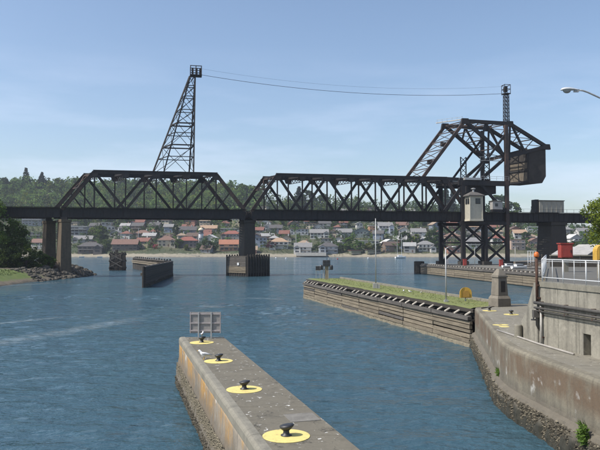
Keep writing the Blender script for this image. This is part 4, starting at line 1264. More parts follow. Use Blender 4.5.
# street lamp (pole stands outside the frame)
sl = empty('street_lamp', (14.6, 27.0, UZ - 0.03), 'grey cobra head street lamp reaching in from the right', 'street lamp')
MB().tube([(14.6, 27.0, UZ), (14.6, 27.0, 12.6)], [0.10, 0.07], 12).build('pole', GALV, sl, True)
arm = [(14.6, 27, 12.55), (14.35, 27, 12.95), (13.9, 27, 13.25), (13.2, 27, 13.55), (12.5, 27, 13.85), (12.05, 27, 14.06), (11.85, 27, 14.13), (11.62, 27, 14.16)]
MB().tube(arm, 0.035, 10).build('arm', GALV, sl, True)
hx = 11.70
hd_ = MB(); 
secs = [(0.0, 0.035, 0.035, 0.0), (-0.10, 0.06, 0.05, 0.0), (-0.25, 0.10, 0.075, 0.012), (-0.42, 0.135, 0.095, 0.02), (-0.60, 0.145, 0.095, 0.018), (-0.72, 0.11, 0.075, 0.008), (-0.775, 0.05, 0.04, 0.0)]
nb = 14
for (dx, wy_, hz_, dz) in secs:
    for k in range(nb):
        a = 2 * pi * k / nb; zz = sin(a) * hz_
        if zz < 0: zz *= 0.35
        hd_.v.append(Vector((hx + dx, 27 + cos(a) * wy_, 14.155 + dz + zz)))
for i in range(len(secs) - 1):
    for k in range(nb): hd_.f.append((i * nb + k, i * nb + (k + 1) % nb, (i + 1) * nb + (k + 1) % nb, (i + 1) * nb + k))
hd_.f.append(tuple(range(nb))[::-1]); hd_.f.append(tuple((len(secs) - 1) * nb + k for k in range(nb)))
head = hd_.build('lamp_head', plain('pale_grey_enamel', (0.52, 0.53, 0.53), 0.4, 0.06, 10, 0), sl, True)
MB().sphere((hx - 0.52, 27, 14.135), 0.125, 14, 8, (1.35, 0.9, 0.95)).build('lens', plain('lamp_lens', (0.30, 0.31, 0.31), 0.15, 0.1, 10, 0), head, True)
MB().box((hx - 0.13, 27, 14.10), (0.2, 0.12, 0.06)).build('clamp', GALV, head)

# ------------------------------------------------ middle jetty with grass top
jet = empty('grass_jetty', (7, 75, 0), 'long timber faced jetty with a mown grass top in mid channel', 'jetty')
JF = [(13.35, 49.8), (0.95, 100.0), (1.4, 101.5), (2.2, 102.3)]
JB = [(5.6, 102.3), (17.0, 53.6)]
poly = [(13.5, 50.1), (17.0, 53.4), (6.4, 101.9), (2.0, 101.9), (1.3, 100.2)]
MB().prism(poly, -1.5, LZ - 0.30).build('core', BLACK, jet)
fd_ = Vector((0.95 - 13.35, 100 - 49.8, 0)); flen = fd_.length; fd_.normalize()
fn_ = Vector((-fd_.y, fd_.x, 0))                        # outward, towards the channel
def jf(t, out, z):
    p = Vector((13.35, 49.8, 0)) + fd_ * t + fn_ * out; return Vector((p.x, p.y, z))
# grass top as one sheet with relief
m = MB(); nu, nv = 100, 12
for i in range(nu + 1):
    for j in range(nv + 1):
        a = Vector((13.2, 50.6, 0)).lerp(Vector((1.05, 101.0, 0)), i / nu); b = Vector((16.9, 53.6, 0)).lerp(Vector((6.3, 101.6, 0)), i / nu)
        p = a.lerp(b, j / nv); p.z = LZ - 0.07 + 0.05 * fbm(p.x, p.y, 0.5) + 0.025 * fbm(p.x, p.y, 2.5) - (0.04 if j in (0, nv) else 0)
        m.v.append(p)
for i in range(nu):
    for j in range(nv): m.f.append((i * (nv + 1) + j, i * (nv + 1) + j + 1, (i + 1) * (nv + 1) + j + 1, (i + 1) * (nv + 1) + j))
m.f = [f[::-1] for f in m.f]
m.build('turf', GRASS, jet, True)
m = MB()
for _ in range(2500):
    i = rnd.random(); j = rnd.uniform(0.03, 0.97)
    a = Vector((13.65, 50.6, 0)).lerp(Vector((1.9, 101.6, 0)), i); b = Vector((16.9, 53.6, 0)).lerp(Vector((6.3, 101.6, 0)), i)
    p = a.lerp(b, j); p.z = LZ - 0.06; an = rnd.random() * 6.28; s_ = rnd.uniform(0.02, 0.06)
    m.add([p + Vector((cos(an) * 0.05, sin(an) * 0.05, 0)), p - Vector((cos(an) * 0.05, sin(an) * 0.05, 0)), p + Vector((rnd.uniform(-.05, .05), rnd.uniform(-.05, .05), s_))], [(0, 1, 2)])
tag(m.build('grass', GRASS, jet), kind='stuff')
MB().beam((16.95, 53.5, LZ - 0.1), (6.35, 101.8, LZ - 0.1), 0.3, 0.5).build('rear_kerb', CONC_PALE, jet)
MB().beam(jf(0.3, -0.10, 2.73), jf(flen, -0.10, 2.73), 0.22, 0.28).build('front_kerb', TIMBER_DARK, jet)
# fender: cap waler, shelf with pale brackets, five waling planks in lengths
nl = 8
for i in range(nl):
    t0, t1 = flen * i / nl + 0.05, flen * (i + 1) / nl - 0.05
    MB().beam(jf(t0, 0.42, 2.20), jf(t1, 0.42, 2.20), 0.34, 0.28).build('cap_timber', TIMBER_GREY, jet)
    for (z, h, o_) in ((1.86, 0.22, 0.32), (1.55, 0.26, 0.30), (1.20, 0.28, 0.30), (0.84, 0.28, 0.32), (0.48, 0.30, 0.36)):
        j_ = rnd.uniform(-0.05, 0.04); h = h * rnd.uniform(0.85, 1.1)
        MB().beam(jf(t0 + rnd.uniform(-0.03, 0.03), o_ + j_, z), jf(t1, o_ + j_, z + rnd.uniform(-0.05, 0.05)), 0.24, h).build('plank', TIMBER if rnd.random() > 0.12 else TIMBER_GREY, jet)
    for k in range(5):
        tt = t0 + (t1 - t0) * (k + 0.5) / 5
        MB().tube([jf(tt, 0.05, -0.8), jf(tt, 0.05, 2.4)], 0.17, 8).build('pile', TIMBER_DARK, jet)
MB().beam(jf(0, 0.12, 2.02), jf(flen, 0.12, 2.02), 0.3, 0.12).build('shelf', TIMBER_DARK, jet)
nbk = 32
for i in range(nbk):
    t_ = 0.8 + (flen - 1.2) * i / (nbk - 1) + rnd.uniform(-0.22, 0.22)
    if rnd.random() < 0.08: continue
    m = MB().extrude([jf(t_ - 0.1, 0.0, 2.60), jf(t_ + 0.12, 0.0, 2.60), jf(t_ + 0.30, 0.34, 2.35), jf(t_ + 0.08, 0.34, 2.35)], (0, 0, 0.08))
    m.build('bracket', plain('pale_bracket', (0.36, 0.33, 0.28), 0.8, 0.35, 2.0), jet)
for (z, h) in ((2.35, 0.35), (1.75, 0.3), (1.2, 0.4), (0.6, 0.5)):
    MB().beam(jf(flen - 0.1, 0.35, z), (5.4, 102.2, z), 0.25, h).build('plank', TIMBER, jet)
tag(crust([(13.35, 49.8), (0.95, 100)], -1, -0.25, 0.62, 7000, 0.05, 0.40).build('barnacles', BARN, jet), kind='stuff')
sweep([(13.35, 49.8), (0.95, 100)], [(0.5, -0.8), (0.48, 0.1), (0.40, 0.45), (0.2, 0.55)], 0.3, lambda z: 0.06, side=-1).build('tide_crust', BARN, jet, True)

# signals on the jetty head
sgn = empty('navigation_signal', (4.0, 99, LZ - 0.08), 'cluster of dark navigation signals on a tan post at the jetty head', 'signal')
MB().box((4.05, 98.8, LZ + 0.9), (0.55, 0.5, 2.0)).build('cabinet', plain('tan_cabinet', (0.22, 0.18, 0.125), 0.8, 0.2), sgn)
MB().tube([(4.3, 98.6, LZ - 0.05), (4.3, 98.6, LZ + 3.2)], 0.06, 8).build('post', GALV, sgn)
MB().tube([(3.55, 98.6, LZ - 0.05), (3.55, 98.6, LZ + 2.8)], 0.06, 8).build('post', GALV, sgn)
bd_ = MB().box((4.0, 98.5, LZ + 2.35), (1.15, 0.08, 0.95)).build('backboard', plain('grey_panel', (0.10, 0.10, 0.105), 0.6, 0.2), sgn)
for (x, z) in ((3.72, 2.6), (4.28, 2.6), (3.72, 2.1), (4.28, 2.1)):
    MB().box((x, 98.42, LZ + z), (0.42, 0.06, 0.36)).build('shutter', IRON, bd_)
for x in (3.2, 4.75):
    MB().lathe((x, 98.6, LZ + 1.35), [(0.22, 0), (0.26, 0.1), (0.26, 0.55), (0.16, 0.72)], 10).build('lamp', IRON, sgn)
    MB().beam((x, 98.6, LZ + 1.4), (4.0, 98.6, LZ + 1.4), 0.08, 0.08).build('arm', IRON, sgn)
nb_ = empty('notice_board', (2.7, 99.5, LZ - 0.08), 'small dark square notice board on two legs at the jetty head', 'sign')
MB().box((2.75, 99.4, LZ + 1.55), (0.72, 0.06, 0.72)).build('board', plain('dark_board', (0.035, 0.035, 0.038), 0.6), nb_)
for x in (2.45, 3.05): MB().box((x, 99.45, LZ + 0.9), (0.06, 0.05, 2.0)).build('leg', GALV, nb_)
for z in (1.22, 1.9): MB().box((2.75, 99.36, LZ + z), (0.76, 0.04, 0.05)).build('rail', GALV, nb_)

def lamp_pole(x, y_, z0, h, arm_, name, label):
    p = empty(name, (x, y_, z0), label, 'lamp post')
    MB().tube([(x, y_, z0), (x, y_, z0 + h)], [0.07, 0.045], 10).build('pole', GALV, p, True)
    MB().box((x, y_, z0 + 0.1), (0.34, 0.34, 0.2)).build('base', GALV, p)
    if arm_:
        MB().tube([(x, y_, z0 + h - 0.03), (x + 0.25, y_, z0 + h + 0.12), (x + 0.6, y_, z0 + h + 0.15)], 0.03, 8).build('arm', GALV, p, True)
        MB().sphere((x + 0.72, y_, z0 + h + 0.13), 0.12, 10, 6, (2.0, 1.0, 0.6)).build('lamp_head', GALV, p, True)
lamp_pole(8.9, 76.5, LZ - 0.1, 8.2, False, 'lamp_post', 'tall thin bare pole in the middle of the grass jetty')
lamp_pole(12.65, 56.5, LZ - 0.1, 4.65, True, 'lamp_post', 'short grey lamp post on the grass jetty left of the yellow life ring holder')
cbx = MB().box((8.75, 75.9, LZ + 0.2), (0.5, 0.35, 0.62)).box((9.15, 75.9, LZ + 0.14), (0.28, 0.3, 0.5))
single('junction_box', cbx, plain('pale_cabin', (0, 0, 0)), 'pale junction boxes at the foot of the tall thin pole', 'box')
lr = empty('life_ring_holder', (14.5, 57.0, LZ - 0.08), 'yellow arched life ring holder on a post on the grass jetty', 'life ring')
m = MB(); cx_, cz_ = 14.5, LZ + 0.66
arch = [(cx_ + cos(pi * i / 12) * 0.52, 57.0, cz_ + sin(pi * i / 12) * 0.50) for i in range(13)]
m.extrude([(cx_ + 0.52, 57.0, cz_ - 0.42)] + arch + [(cx_ - 0.52, 57.0, cz_ - 0.42)], (0, 0.12, 0)).build('board', YELLOW_SIGN, lr)
MB().extrude([(cx_ - 0.30, 56.99, cz_ - 0.36), (cx_ + 0.30, 56.99, cz_ - 0.36), (cx_ + 0.30, 56.99, cz_ + 0.02), (cx_ + 0.16, 56.99, cz_ + 0.2), (cx_ - 0.16, 56.99, cz_ + 0.2), (cx_ - 0.30, 56.99, cz_ + 0.02)], (0, -0.05, 0)).build('ring_bag', plain('faded_ring', (0.36, 0.20, 0.04), 0.7), lr)
MB().box((cx_, 57.15, LZ + 0.25), (0.1, 0.08, 0.9)).build('post', GALV, lr)
for (x, y_, s_, lb) in ((11.4, 67.5, 0.9, 'resting gull nearest the tall thin pole on the grass'), (10.9, 68.6, 0.9, 'resting gull farther along the grass jetty edge'), (12.3, 66.2, 0.85, 'resting gull nearest the short lamp post on the grass')):
    gull((x, y_, LZ - 0.06), rnd.uniform(0, 6), lb, s_)

# ------------------------------------------------ second jetty under the tower
j2 = empty('far_jetty', (50, 170, 0), 'timber faced jetty under the bridge tower at the right', 'jetty')
P = [Vector((37.6, 203, 0)), Vector((37.2, 199, 0)), Vector((46.5, 122.0, 0))]
MB().prism([(46.5, 122), (75, 122), (75, 214), (40, 214), (37.6, 203), (37.2, 199)], -1.5, 2.7).build('deck', mat_concrete('jetty_deck', (0.16, 0.15, 0.13), (0.09, 0.085, 0.075), 0), j2)
jd = (P[2] - P[1]); jl = jd.length; jd.normalize(); jn = Vector((jd.y, -jd.x, 0))
def j2p(t, out, z): 
    p = P[1] + jd * t + jn * out; return Vector((p.x, p.y, z))
for i in range(8):
    t0, t1 = jl * i / 8 + 0.06, jl * (i + 1) / 8 - 0.06
    MB().beam(j2p(t0, 0.35, 2.55), j2p(t1, 0.35, 2.55), 0.5, 0.5).build('cap_timber', TIMBER_GREY, j2)
    for z in (1.95, 1.45, 0.95, 0.4): MB().beam(j2p(t0, 0.25, z), j2p(t1, 0.25, z), 0.3, 0.44).build('plank', TIMBER, j2)
MB().beam(j2p(0, -0.3, 2.95), j2p(jl, -0.3, 2.95), 0.3, 0.4).build('shelf', TIMBER_DARK, j2)
for i in range(40):
    t_ = 1 + (jl - 2) * i / 39
    MB().box(j2p(t_, 0.1, 2.95), (0.5, 0.35, 0.25), atan2(jd.y, jd.x)).build('bracket', plain('pale_bracket', (0, 0, 0)), j2)
MB().lathe((37.0, 202.2, -1), [(1.6, 0), (1.6, 4.6), (1.4, 4.7)], 14).build('corner_dolphin', TIMBER_DARK, j2)
for (x, y_, lb) in ((47.6, 188, 'red steel cabinet left under the bridge tower'), (55.6, 180, 'red steel cabinet right under the bridge tower')):
    e = empty('red_cabinet', (x, y_, 2.7), lb, 'cabinet')
    MB().box((x, y_, 3.6), (0.95, 0.8, 1.8)).build('body', RED, e); MB().box((x, y_, 4.56), (1.05, 0.9, 0.1)).build('lid', RED, e)
    MB().box((x, y_ - 0.42, 3.6), (0.75, 0.04, 1.5)).build('door', RED, e)
lamp_pole(48.6, 181, 2.7, 5.2, True, 'lamp_post', 'small lamp post under the bridge tower between its left legs')
lamp_pole(58.2, 176, 2.7, 5.4, True, 'lamp_post', 'small lamp post right of the bridge tower legs')
# timber store and gangway at the landward end
gg = empty('gangway', (60, 160, 2.7), 'brown sloping gangway on the jetty right of the bridge tower', 'gangway')
for i in range(9): MB().beam((54.5 + i * 0.9, 154, 3.3 + i * 0.22), (55.5 + i * 0.9, 163, 3.5 + i * 0.22), 0.7, 0.14).build('plank', TIMBER_DARK, gg)
for i in range(4): MB().beam((54.5 + i * 2.4, 157, 2.7), (54.5 + i * 2.4, 157, 4.0 + i * 0.55), 0.2, 0.2).build('post', TIMBER_DARK, gg)
for (x, y_, h, lb) in ((52.0, 140, 5.4, 'tallest bare timber pile behind the orange lamp post'), (49.9, 138, 4.4, 'shorter bare timber pile left of the orange lamp post'), (60.5, 150, 6.0, 'bare timber pile in front of the right bridge pier')):
    single('timber_pile', MB().tube([(x, y_, 1), (x + 0.1, y_, 1 + h)], [0.25, 0.2], 9), TIMBER_DARK, lb, 'pile')
wf = empty('ladder_rack', (66, 185, 2.7), 'white pipe frame standing right of the bridge tower', 'frame')
for i in range(4): MB().tube([(64.8 + i * 0.75, 185, 2.7), (64.8 + i * 0.75, 185, 7.0)], 0.08, 6).build('post', WHITE, wf)
for z in (4.0, 5.4, 6.9): MB().tube([(64.6, 185, z), (67.2, 185, z)], 0.08, 6).build('rail', WHITE, wf)

# ------------------------------------------------ timber dolphin and V-shaped fender wall
dl = empty('timber_dolphin', (-64, 230, 0), 'square timber pile dolphin standing in the water left of the fender wall', 'dolphin')
dx_, dy_ = -64.4, 230
for ix in range(4):
    for iy in range(3):
        x, y_ = dx_ + (ix - 1.5) * 1.35, dy_ + (iy - 1) * 1.9
        MB().tube([(x + (ix - 1.5) * 0.12, y_, -1), (x, y_, 6.4 + rnd.uniform(-0.3, 0.9))], [0.30, 0.24], 8).build('pile', TIMBER_DARK, dl)
for z in (1.2, 3.6, 5.9):
    for yy in (-2.25, 2.25): MB().beam((dx_ - 2.4, dy_ + yy, z), (dx_ + 2.4, dy_ + yy, z), 0.3, 0.4).build('waler', TIMBER_DARK, dl)
    for xx in (-2.35, 2.35): MB().beam((dx_ + xx, dy_ - 2.4, z - 0.4), (dx_ + xx, dy_ + 2.4, z - 0.4), 0.3, 0.4).build('waler', TIMBER_DARK, dl)
for (z0, z1) in ((1.2, 3.6), (3.6, 5.9)):
    MB().beam((dx_ - 2.2, dy_ - 2.45, z0), (dx_ + 2.2, dy_ - 2.45, z1), 0.2, 0.3).build('brace', TIMBER_GREY, dl)
    MB().beam((dx_ + 2.2, dy_ - 2.6, z0), (dx_ - 2.2, dy_ - 2.6, z1), 0.2, 0.3).build('brace', TIMBER_GREY, dl)
vw = empty('fender_wall', (-35, 178, 0), 'dark V shaped timber fender wall standing in the water left of midstream', 'fender')
V0, V1, V2 = Vector((-30.3, 126, 0)), Vector((-35.7, 181, 0)), Vector((-63.5, 248, 0))
for (a, b, n_, pk) in ((V0, V1, 40, False), (V1, V2, 34, True)):
    d = (b - a); ln = d.length; d.normalize(); nn = Vector((d.y, -d.x, 0))
    for i in range(n_ + 1):
        p = a.lerp(b, i / n_)
        MB().tube([p + Vector((0, 0, -0.8)), p + Vector((0, 0, 4.1 + rnd.uniform(-0.1, 0.15) + (0.5 if pk and i % 2 else 0)))], 0.26, 7).build('pile', TIMBER_DARK if not pk else TIMBER_GREY, vw)
    if not pk:
        for k in range(9):
            z = 0.35 + k * 0.44
            MB().beam(a + nn * 0.35 + Vector((0, 0, z)), b + nn * 0.35 + Vector((0, 0, z)), 0.16, 0.38).build('plank', TIMBER_DARK, vw)
    MB().beam(a + Vector((0, 0, 4.05)), b + Vector((0, 0, 4.05)), 0.9, 0.18).build('cap', TIMBER_GREY, vw)
    MB().beam(a + nn * (-0.45) + Vector((0, 0, 2.6)), b + nn * (-0.45) + Vector((0, 0, 2.6)), 0.25, 0.5).build('waler', TIMBER, vw)
    if pk:
        MB().beam(a - nn * 0.1 + Vector((0, 0, 3.1)), b - nn * 0.1 + Vector((0, 0, 3.1)), 1.3, 0.25).build('walkway', TIMBER, vw)
tag(crust([(V0.x, V0.y), (V1.x, V1.y)], 1, -0.1, 0.7, 500, 0.14, 0.4).build('barnacles', BARN_DARK, vw), kind='stuff')

# ================================================================ TREES
def leaf_quads(m, c, r, n, size, rg, flat=0.8):
    for _ in range(n):
        while True:
            p = Vector((rg.uniform(-1, 1), rg.uniform(-1, 1), rg.uniform(-1, 1)))
            if 0.25 < p.length <= 1: break
        q_ = Vector((c[0] + p.x * r[0], c[1] + p.y * r[1], c[2] + p.z * r[2]))
        a = Vector((rg.gauss(0, 1), rg.gauss(0, 1), rg.gauss(0, 1))).normalized()
        nrm_ = (p.normalized() * 0.8 + a).normalized()
        u = nrm_.orthogonal().normalized(); v = nrm_.cross(u)
        t = rg.random() * pi; u, v = u * cos(t) + v * sin(t), v * cos(t) - u * sin(t)
        s = size * rg.uniform(0.6, 1.3)
        b = len(m.v)
        m.v.extend([q_ + u * s, q_ + v * s * 0.7, q_ - u * s, q_ - v * s * 0.7])
        m.f.append((b, b + 1, b + 2, b + 3))

def broad_meshes(seed, h, rx, nclump, per, size, trunk_r, low=0.30):
    """returns crown MB and trunk MB, base at the origin"""
    rg = random.Random(seed); cr_ = MB(); tr = MB()
    zc = h * (low + (1 - low) * 0.5); rz = h * (1 - low) * 0.5
    lean = Vector((rg.uniform(-0.05, 0.05) * h, rg.uniform(-0.05, 0.05) * h, 0))
    tr.tube([(0, 0, -1.0), tuple(lean * 0.3 + Vector((0, 0, h * 0.25))), tuple(lean * 0.7 + Vector((0, 0, h * 0.55))), tuple(lean + Vector((0, 0, h * 0.86)))], [trunk_r * 1.25, trunk_r, trunk_r * 0.6, trunk_r * 0.15], 7)
    for i in range(nclump):
        z = rg.uniform(-0.95, 1.0); a = rg.random() * 2 * pi
        rad = sqrt(max(0, 1 - z * z)) * rg.uniform(0.35, 1.0) * (1.0 if z > -0.3 else 0.9)
        rad *= rg.uniform(0.8, 1.12)
        c = Vector((rad * cos(a) * rx, rad * sin(a) * rx, zc + z * rz)) + lean * 0.6
        k = rg.uniform(0.16, 0.34)
        leaf_quads(cr_, c, (rx * k, rx * k, rx * k * 0.75), per, size, rg)
        if i % 3 == 0:
            tr.tube([tuple(lean * 0.5 + Vector((0, 0, h * rg.uniform(0.28, 0.55)))), tuple(lean * 0.5 + (c - lean * 0.5) * 0.6), tuple(c)], [trunk_r * 0.38, trunk_r * 0.22, trunk_r * 0.06], 5)
    return cr_, tr

def conifer_meshes(seed, h, r, size, per, trunk_r):
    rg = random.Random(seed); cr_ = MB(); tr = MB()
    tr.tube([(0, 0, -1.0), (0, 0, h * 0.5), (0, 0, h * 0.97)], [trunk_r, trunk_r * 0.6, trunk_r * 0.1], 6)
    z = h * 0.12
    while z < h * 0.99:
        t = (z - h * 0.12) / (h * 0.87)
        rr = r * (1 - t) ** 0.85 * rg.uniform(0.75, 1.1) + 0.15
        nb_ = 5 + int(5 * (1 - t))
        for _ in range(nb_):
            a = rg.random() * 2 * pi
            leaf_quads(cr_, (cos(a) * rr * 0.6, sin(a) * rr * 0.6, z - rr * 0.12), (rr * 0.42, rr * 0.42, 0.05 * h), per, size, rg)
        z += h * 0.055
    return cr_, tr

def mesh_of(name, mb, mat):
    me = bpy.data.meshes.new(name); me.from_pydata([tuple(v) for v in mb.v], [], mb.f); me.materials.append(mat); return me

PROTO = {}
def proto(key):
    if key in PROTO: return PROTO[key]
    kind, sd = key.split('-'); sd = int(sd)
    if kind == 'con':
        c, t = conifer_meshes(40 + sd, 10, 2.3, 0.32, 9, 0.28); mat = LEAF_CON
    elif kind == 'bush':
        c, t = broad_meshes(80 + sd, 10, 6.5, 30, 30, 0.7, 0.35, 0.02); mat = LEAF_MID
    else:
        c, t = broad_meshes(sd * 7 + {'mid': 1, 'dark': 2, 'light': 3, 'red': 4, 'pink': 5}[kind], 10, 4.4, 40, 34, 0.55, 0.3, 0.10)
        mat = {'mid': LEAF_MID, 'dark': LEAF_DARK, 'light': LEAF_LIGHT, 'red': LEAF_RED, 'pink': LEAF_PINK}[kind]
    PROTO[key] = (mesh_of('crown', c, mat), mesh_of('trunk', t, BARK))
    return PROTO[key]

used_labels = set()
def tree(key, x, y_, z, h, label, wide=1.0, cat='tree', group=None, name=None):
    assert label not in used_labels, label
    used_labels.add(label)
    cm, tm = proto(key)
    kind = key.split('-')[0]
    t = empty(name or {'con': 'conifer_tree', 'bush': 'shrub', 'pink': 'blossom_shrub', 'red': 'copper_tree'}.get(kind, 'broadleaf_tree'), (x, y_, z), label, cat, group)
    rz = rnd.random() * 6.28
    for nme, me in (('crown', cm), ('trunk', tm)):
        o_ = bpy.data.objects.new(nme, me); col.objects.link(o_); o_.parent = t
        o_.scale = (h / 10 * wide, h / 10 * wide, h / 10); o_.rotation_euler = (0, 0, rz)
    return t

# ================================================================ HOUSES OF THE FAR SHORE
WIN = {}
def win_mesh(w, h, dark=0):
    k = (round(w, 1), round(h, 1), dark)
    if k not in WIN:
        m = MB()
        for x in (-w / 2 + 0.07, w / 2 - 0.07): m.box((x, 0, 0), (0.14, 0.14, h))
        for z in (-h / 2 + 0.07, h / 2 - 0.07): m.box((0, 0, z), (w - 0.28, 0.14, 0.14))
        p = MB().box((0, 0.02, 0), (w - 0.28, 0.05, h - 0.28))
        WIN[k] = (mesh_of('window', m, WHITE if dark == 0 else TIMBER_GREY), mesh_of('pane', p, GLASS))
    return WIN[k]
HOUSES = []
def wallmat(c): return plain('wall_%d_%d_%d' % tuple(int(x * 100) for x in c), c, 0.8, 0.10, 0.6, 0.1)
def roofmat(c): return plain('roof_%d_%d_%d' % tuple(int(x * 100) for x in c), c, 0.9, 0.22, 0.8, 0.3)
def house(px, py, w, d, st, wc, rc, kind, yaw, label, balcony=False, name='house', short=None, Y=None):
    w *= 0.86
    Yd = Y or row_depth(py); X = at_depth(px, Yd)
    z0 = terrain(X, Yd - d * 0.2) - 0.2
    r = empty(name, (X, Yd, z0), label, 'house' if name == 'house' else name.replace('_', ' ').split()[-1])
    r.rotation_euler = (0, 0, yaw)
    wm, rm = wallmat(wc), roofmat(rc)
    H = st * 2.9 + 0.4
    def add(nme, mb, mat, par=r):
        me = mesh_of(nme, mb, mat); o_ = bpy.data.objects.new(nme, me); col.objects.link(o_); o_.parent = par; return o_
    add('wall', MB().box((0, 0, H / 2 - 2.5), (w, d, H + 5)), wm)
    e = 1.0
    if kind == 'flat':
        rf = add('roof', MB().box((0, 0, H + 0.2), (w + 1.4, d + 1.4, 0.45)), rm)
        rh = 0.4
    elif kind == 'hip':
        rh = min(w, d) * 0.33; hw, hd = w / 2 + e, d / 2 + e; rl = max(w - d, 1.0) / 2
        rf = add('roof', MB().add([(-hw, -hd, H), (hw, -hd, H), (hw, hd, H), (-hw, hd, H), (-rl, 0, H + rh), (rl, 0, H + rh)],
            [(3, 2, 1, 0), (0, 1, 5, 4), (1, 2, 5), (2, 3, 4, 5), (3, 0, 4)]), rm)
    elif kind == 'gable':          # ridge along the front
        rh = d * 0.36; hw, hd = w / 2 + e, d / 2 + e
        m = MB().extrude([(-hw, -hd, H - 0.25), (-hw, 0, H + rh), (-hw, hd, H - 0.25), (-hw, hd, H - 0.6), (-hw, 0, H + rh - 0.35), (-hw, -hd, H - 0.6)], (2 * hw, 0, 0))
        rf = add('roof', m, rm)
        add('gable_wall', MB().extrude([(-w / 2, -d / 2, H - 0.05), (-w / 2, d / 2, H - 0.05), (-w / 2, 0, H + rh - 0.4)], (w, 0, 0)), wm)
    else:                          # front gable
        rh = min(w * 0.30, 4.2); hw, hd = w / 2 + e, d / 2 + e
        m = MB().extrude([(-hw, -hd, H - 0.25), (0, -hd, H + rh), (hw, -hd, H - 0.25), (hw, -hd, H - 0.6), (0, -hd, H + rh - 0.35), (-hw, -hd, H - 0.6)], (0, 2 * hd, 0))
        rf = add('roof', m, rm)
        add('gable_wall', MB().extrude([(-w / 2, -d / 2, H - 0.05), (0, -d / 2, H + rh - 0.4), (w / 2, -d / 2, H - 0.05)], (0, d, 0)), wm)
    if (len(HOUSES) % 3) != 1 and kind != 'flat':
        add('chimney', MB().box((w * 0.22, d * 0.1, H + rh + 0.1), (1.0, 1.0, 2.4)), roofmat((0.22, 0.13, 0.10)) if len(HOUSES) % 2 else wallmat((0.55, 0.54, 0.5)), rf)
    for s_ in range(st):
        n = max(2, int(w / 3.6))
        zc = s_ * 2.9 + 1.75
        ww = (w / n) * rnd.choice((0.42, 0.55, 0.7, 0.85))
        wmsh, pmsh = win_mesh(ww, rnd.choice((1.2, 1.5, 1.9)), len(HOUSES) % 2)
        for i in range(n):
            if rnd.random() < 0.15: continue
            if s_ == 0 and i == n // 2: 
                dr = add('door', MB().box((-w / 2 + (i + 0.5) * w / n, -d / 2 - 0.04, 1.15), (1.1, 0.12, 2.1)), roofmat((0.12, 0.08, 0.06)))
                continue
            wo = bpy.data.objects.new('window', wmsh); col.objects.link(wo); wo.parent = r
            wo.location = (-w / 2 + (i + 0.5) * w / n, -d / 2 - 0.06, zc)
            po = bpy.data.objects.new('pane', pmsh); col.objects.link(po); po.parent = wo
        sm, sp2 = win_mesh(1.6, 1.4)
        for sd_ in (-1, 1):
            if (sd_ < 0) == (px > 300):
                wo = bpy.data.objects.new('window', sm); col.objects.link(wo); wo.parent = r
                wo.location = (sd_ * (w / 2 + 0.06), 0.0, zc); wo.rotation_euler = (0, 0, sd_ * pi / 2)
                po = bpy.data.objects.new('pane', sp2); col.objects.link(po); po.parent = wo
    if balcony:
        m = MB().box((0, -d / 2 - 1.1, H - 2.95), (w * 0.92, 2.1, 0.22))
        b_ = add('balcony', m, wallmat((0.5, 0.49, 0.46)))
        m = MB().box((0, -d / 2 - 2.1, H - 1.95), (w * 0.92, 0.08, 0.08))
        for i in range(9): m.box((-w * 0.44 + i * w * 0.11, -d / 2 - 2.1, H - 2.4), (0.06, 0.06, 0.9))
        for x in (-w * 0.42, w * 0.42): m.box((x, -d / 2 - 1.9, (H - 3) / 2 - 1), (0.16, 0.16, H - 1.2))
        add('balcony_rail', m, TIMBER_GREY, b_)
    if w > 13 and kind != 'flat' and len(HOUSES) % 4 != 3:      # a lower wing stepping forward
        sd_ = 1 if len(HOUSES) % 2 else -1; ww = w * rnd.uniform(0.30, 0.42); xo = sd_ * (w / 2 - ww * 0.35); wd = d * 0.5; yo = -d / 2 - wd * 0.35
        hh = H - rnd.uniform(0.3, 1.4) - (2.4 if st > 1 and rnd.random() < 0.4 else 0); gr = ww * 0.28
        add('wing_wall', MB().box((xo, yo, hh / 2 - 2.5), (ww, wd, hh + 5)).extrude([(xo - ww / 2, yo - wd / 2, hh - 0.02), (xo, yo - wd / 2, hh + gr), (xo + ww / 2, yo - wd / 2, hh - 0.02)], (0, wd * 2, 0)), wm)
        hw2 = ww / 2 + 0.7
        add('wing_roof', MB().extrude([(xo - hw2, yo - wd / 2 - 0.7, hh - 0.3), (xo, yo - wd / 2 - 0.7, hh + gr + 0.25), (xo + hw2, yo - wd / 2 - 0.7, hh - 0.3), (xo + hw2, yo - wd / 2 - 0.7, hh - 0.55), (xo, yo - wd / 2 - 0.7, hh + gr - 0.05), (xo - hw2, yo - wd / 2 - 0.7, hh - 0.55)], (0, wd * 1.6, 0)), rm)
        wa, pa = win_mesh(ww * 0.55, 1.5, 1)
        for zz in ([1.8] if hh < 4.5 else [1.8, 4.6]):
            wo = bpy.data.objects.new('window', wa); col.objects.link(wo); wo.parent = r; wo.location = (xo, yo - wd / 2 - 0.06, zz)
            po = bpy.data.objects.new('pane', pa); col.objects.link(po); po.parent = wo
    HOUSES.append((px, Yd, X, w, short or label))
    return r

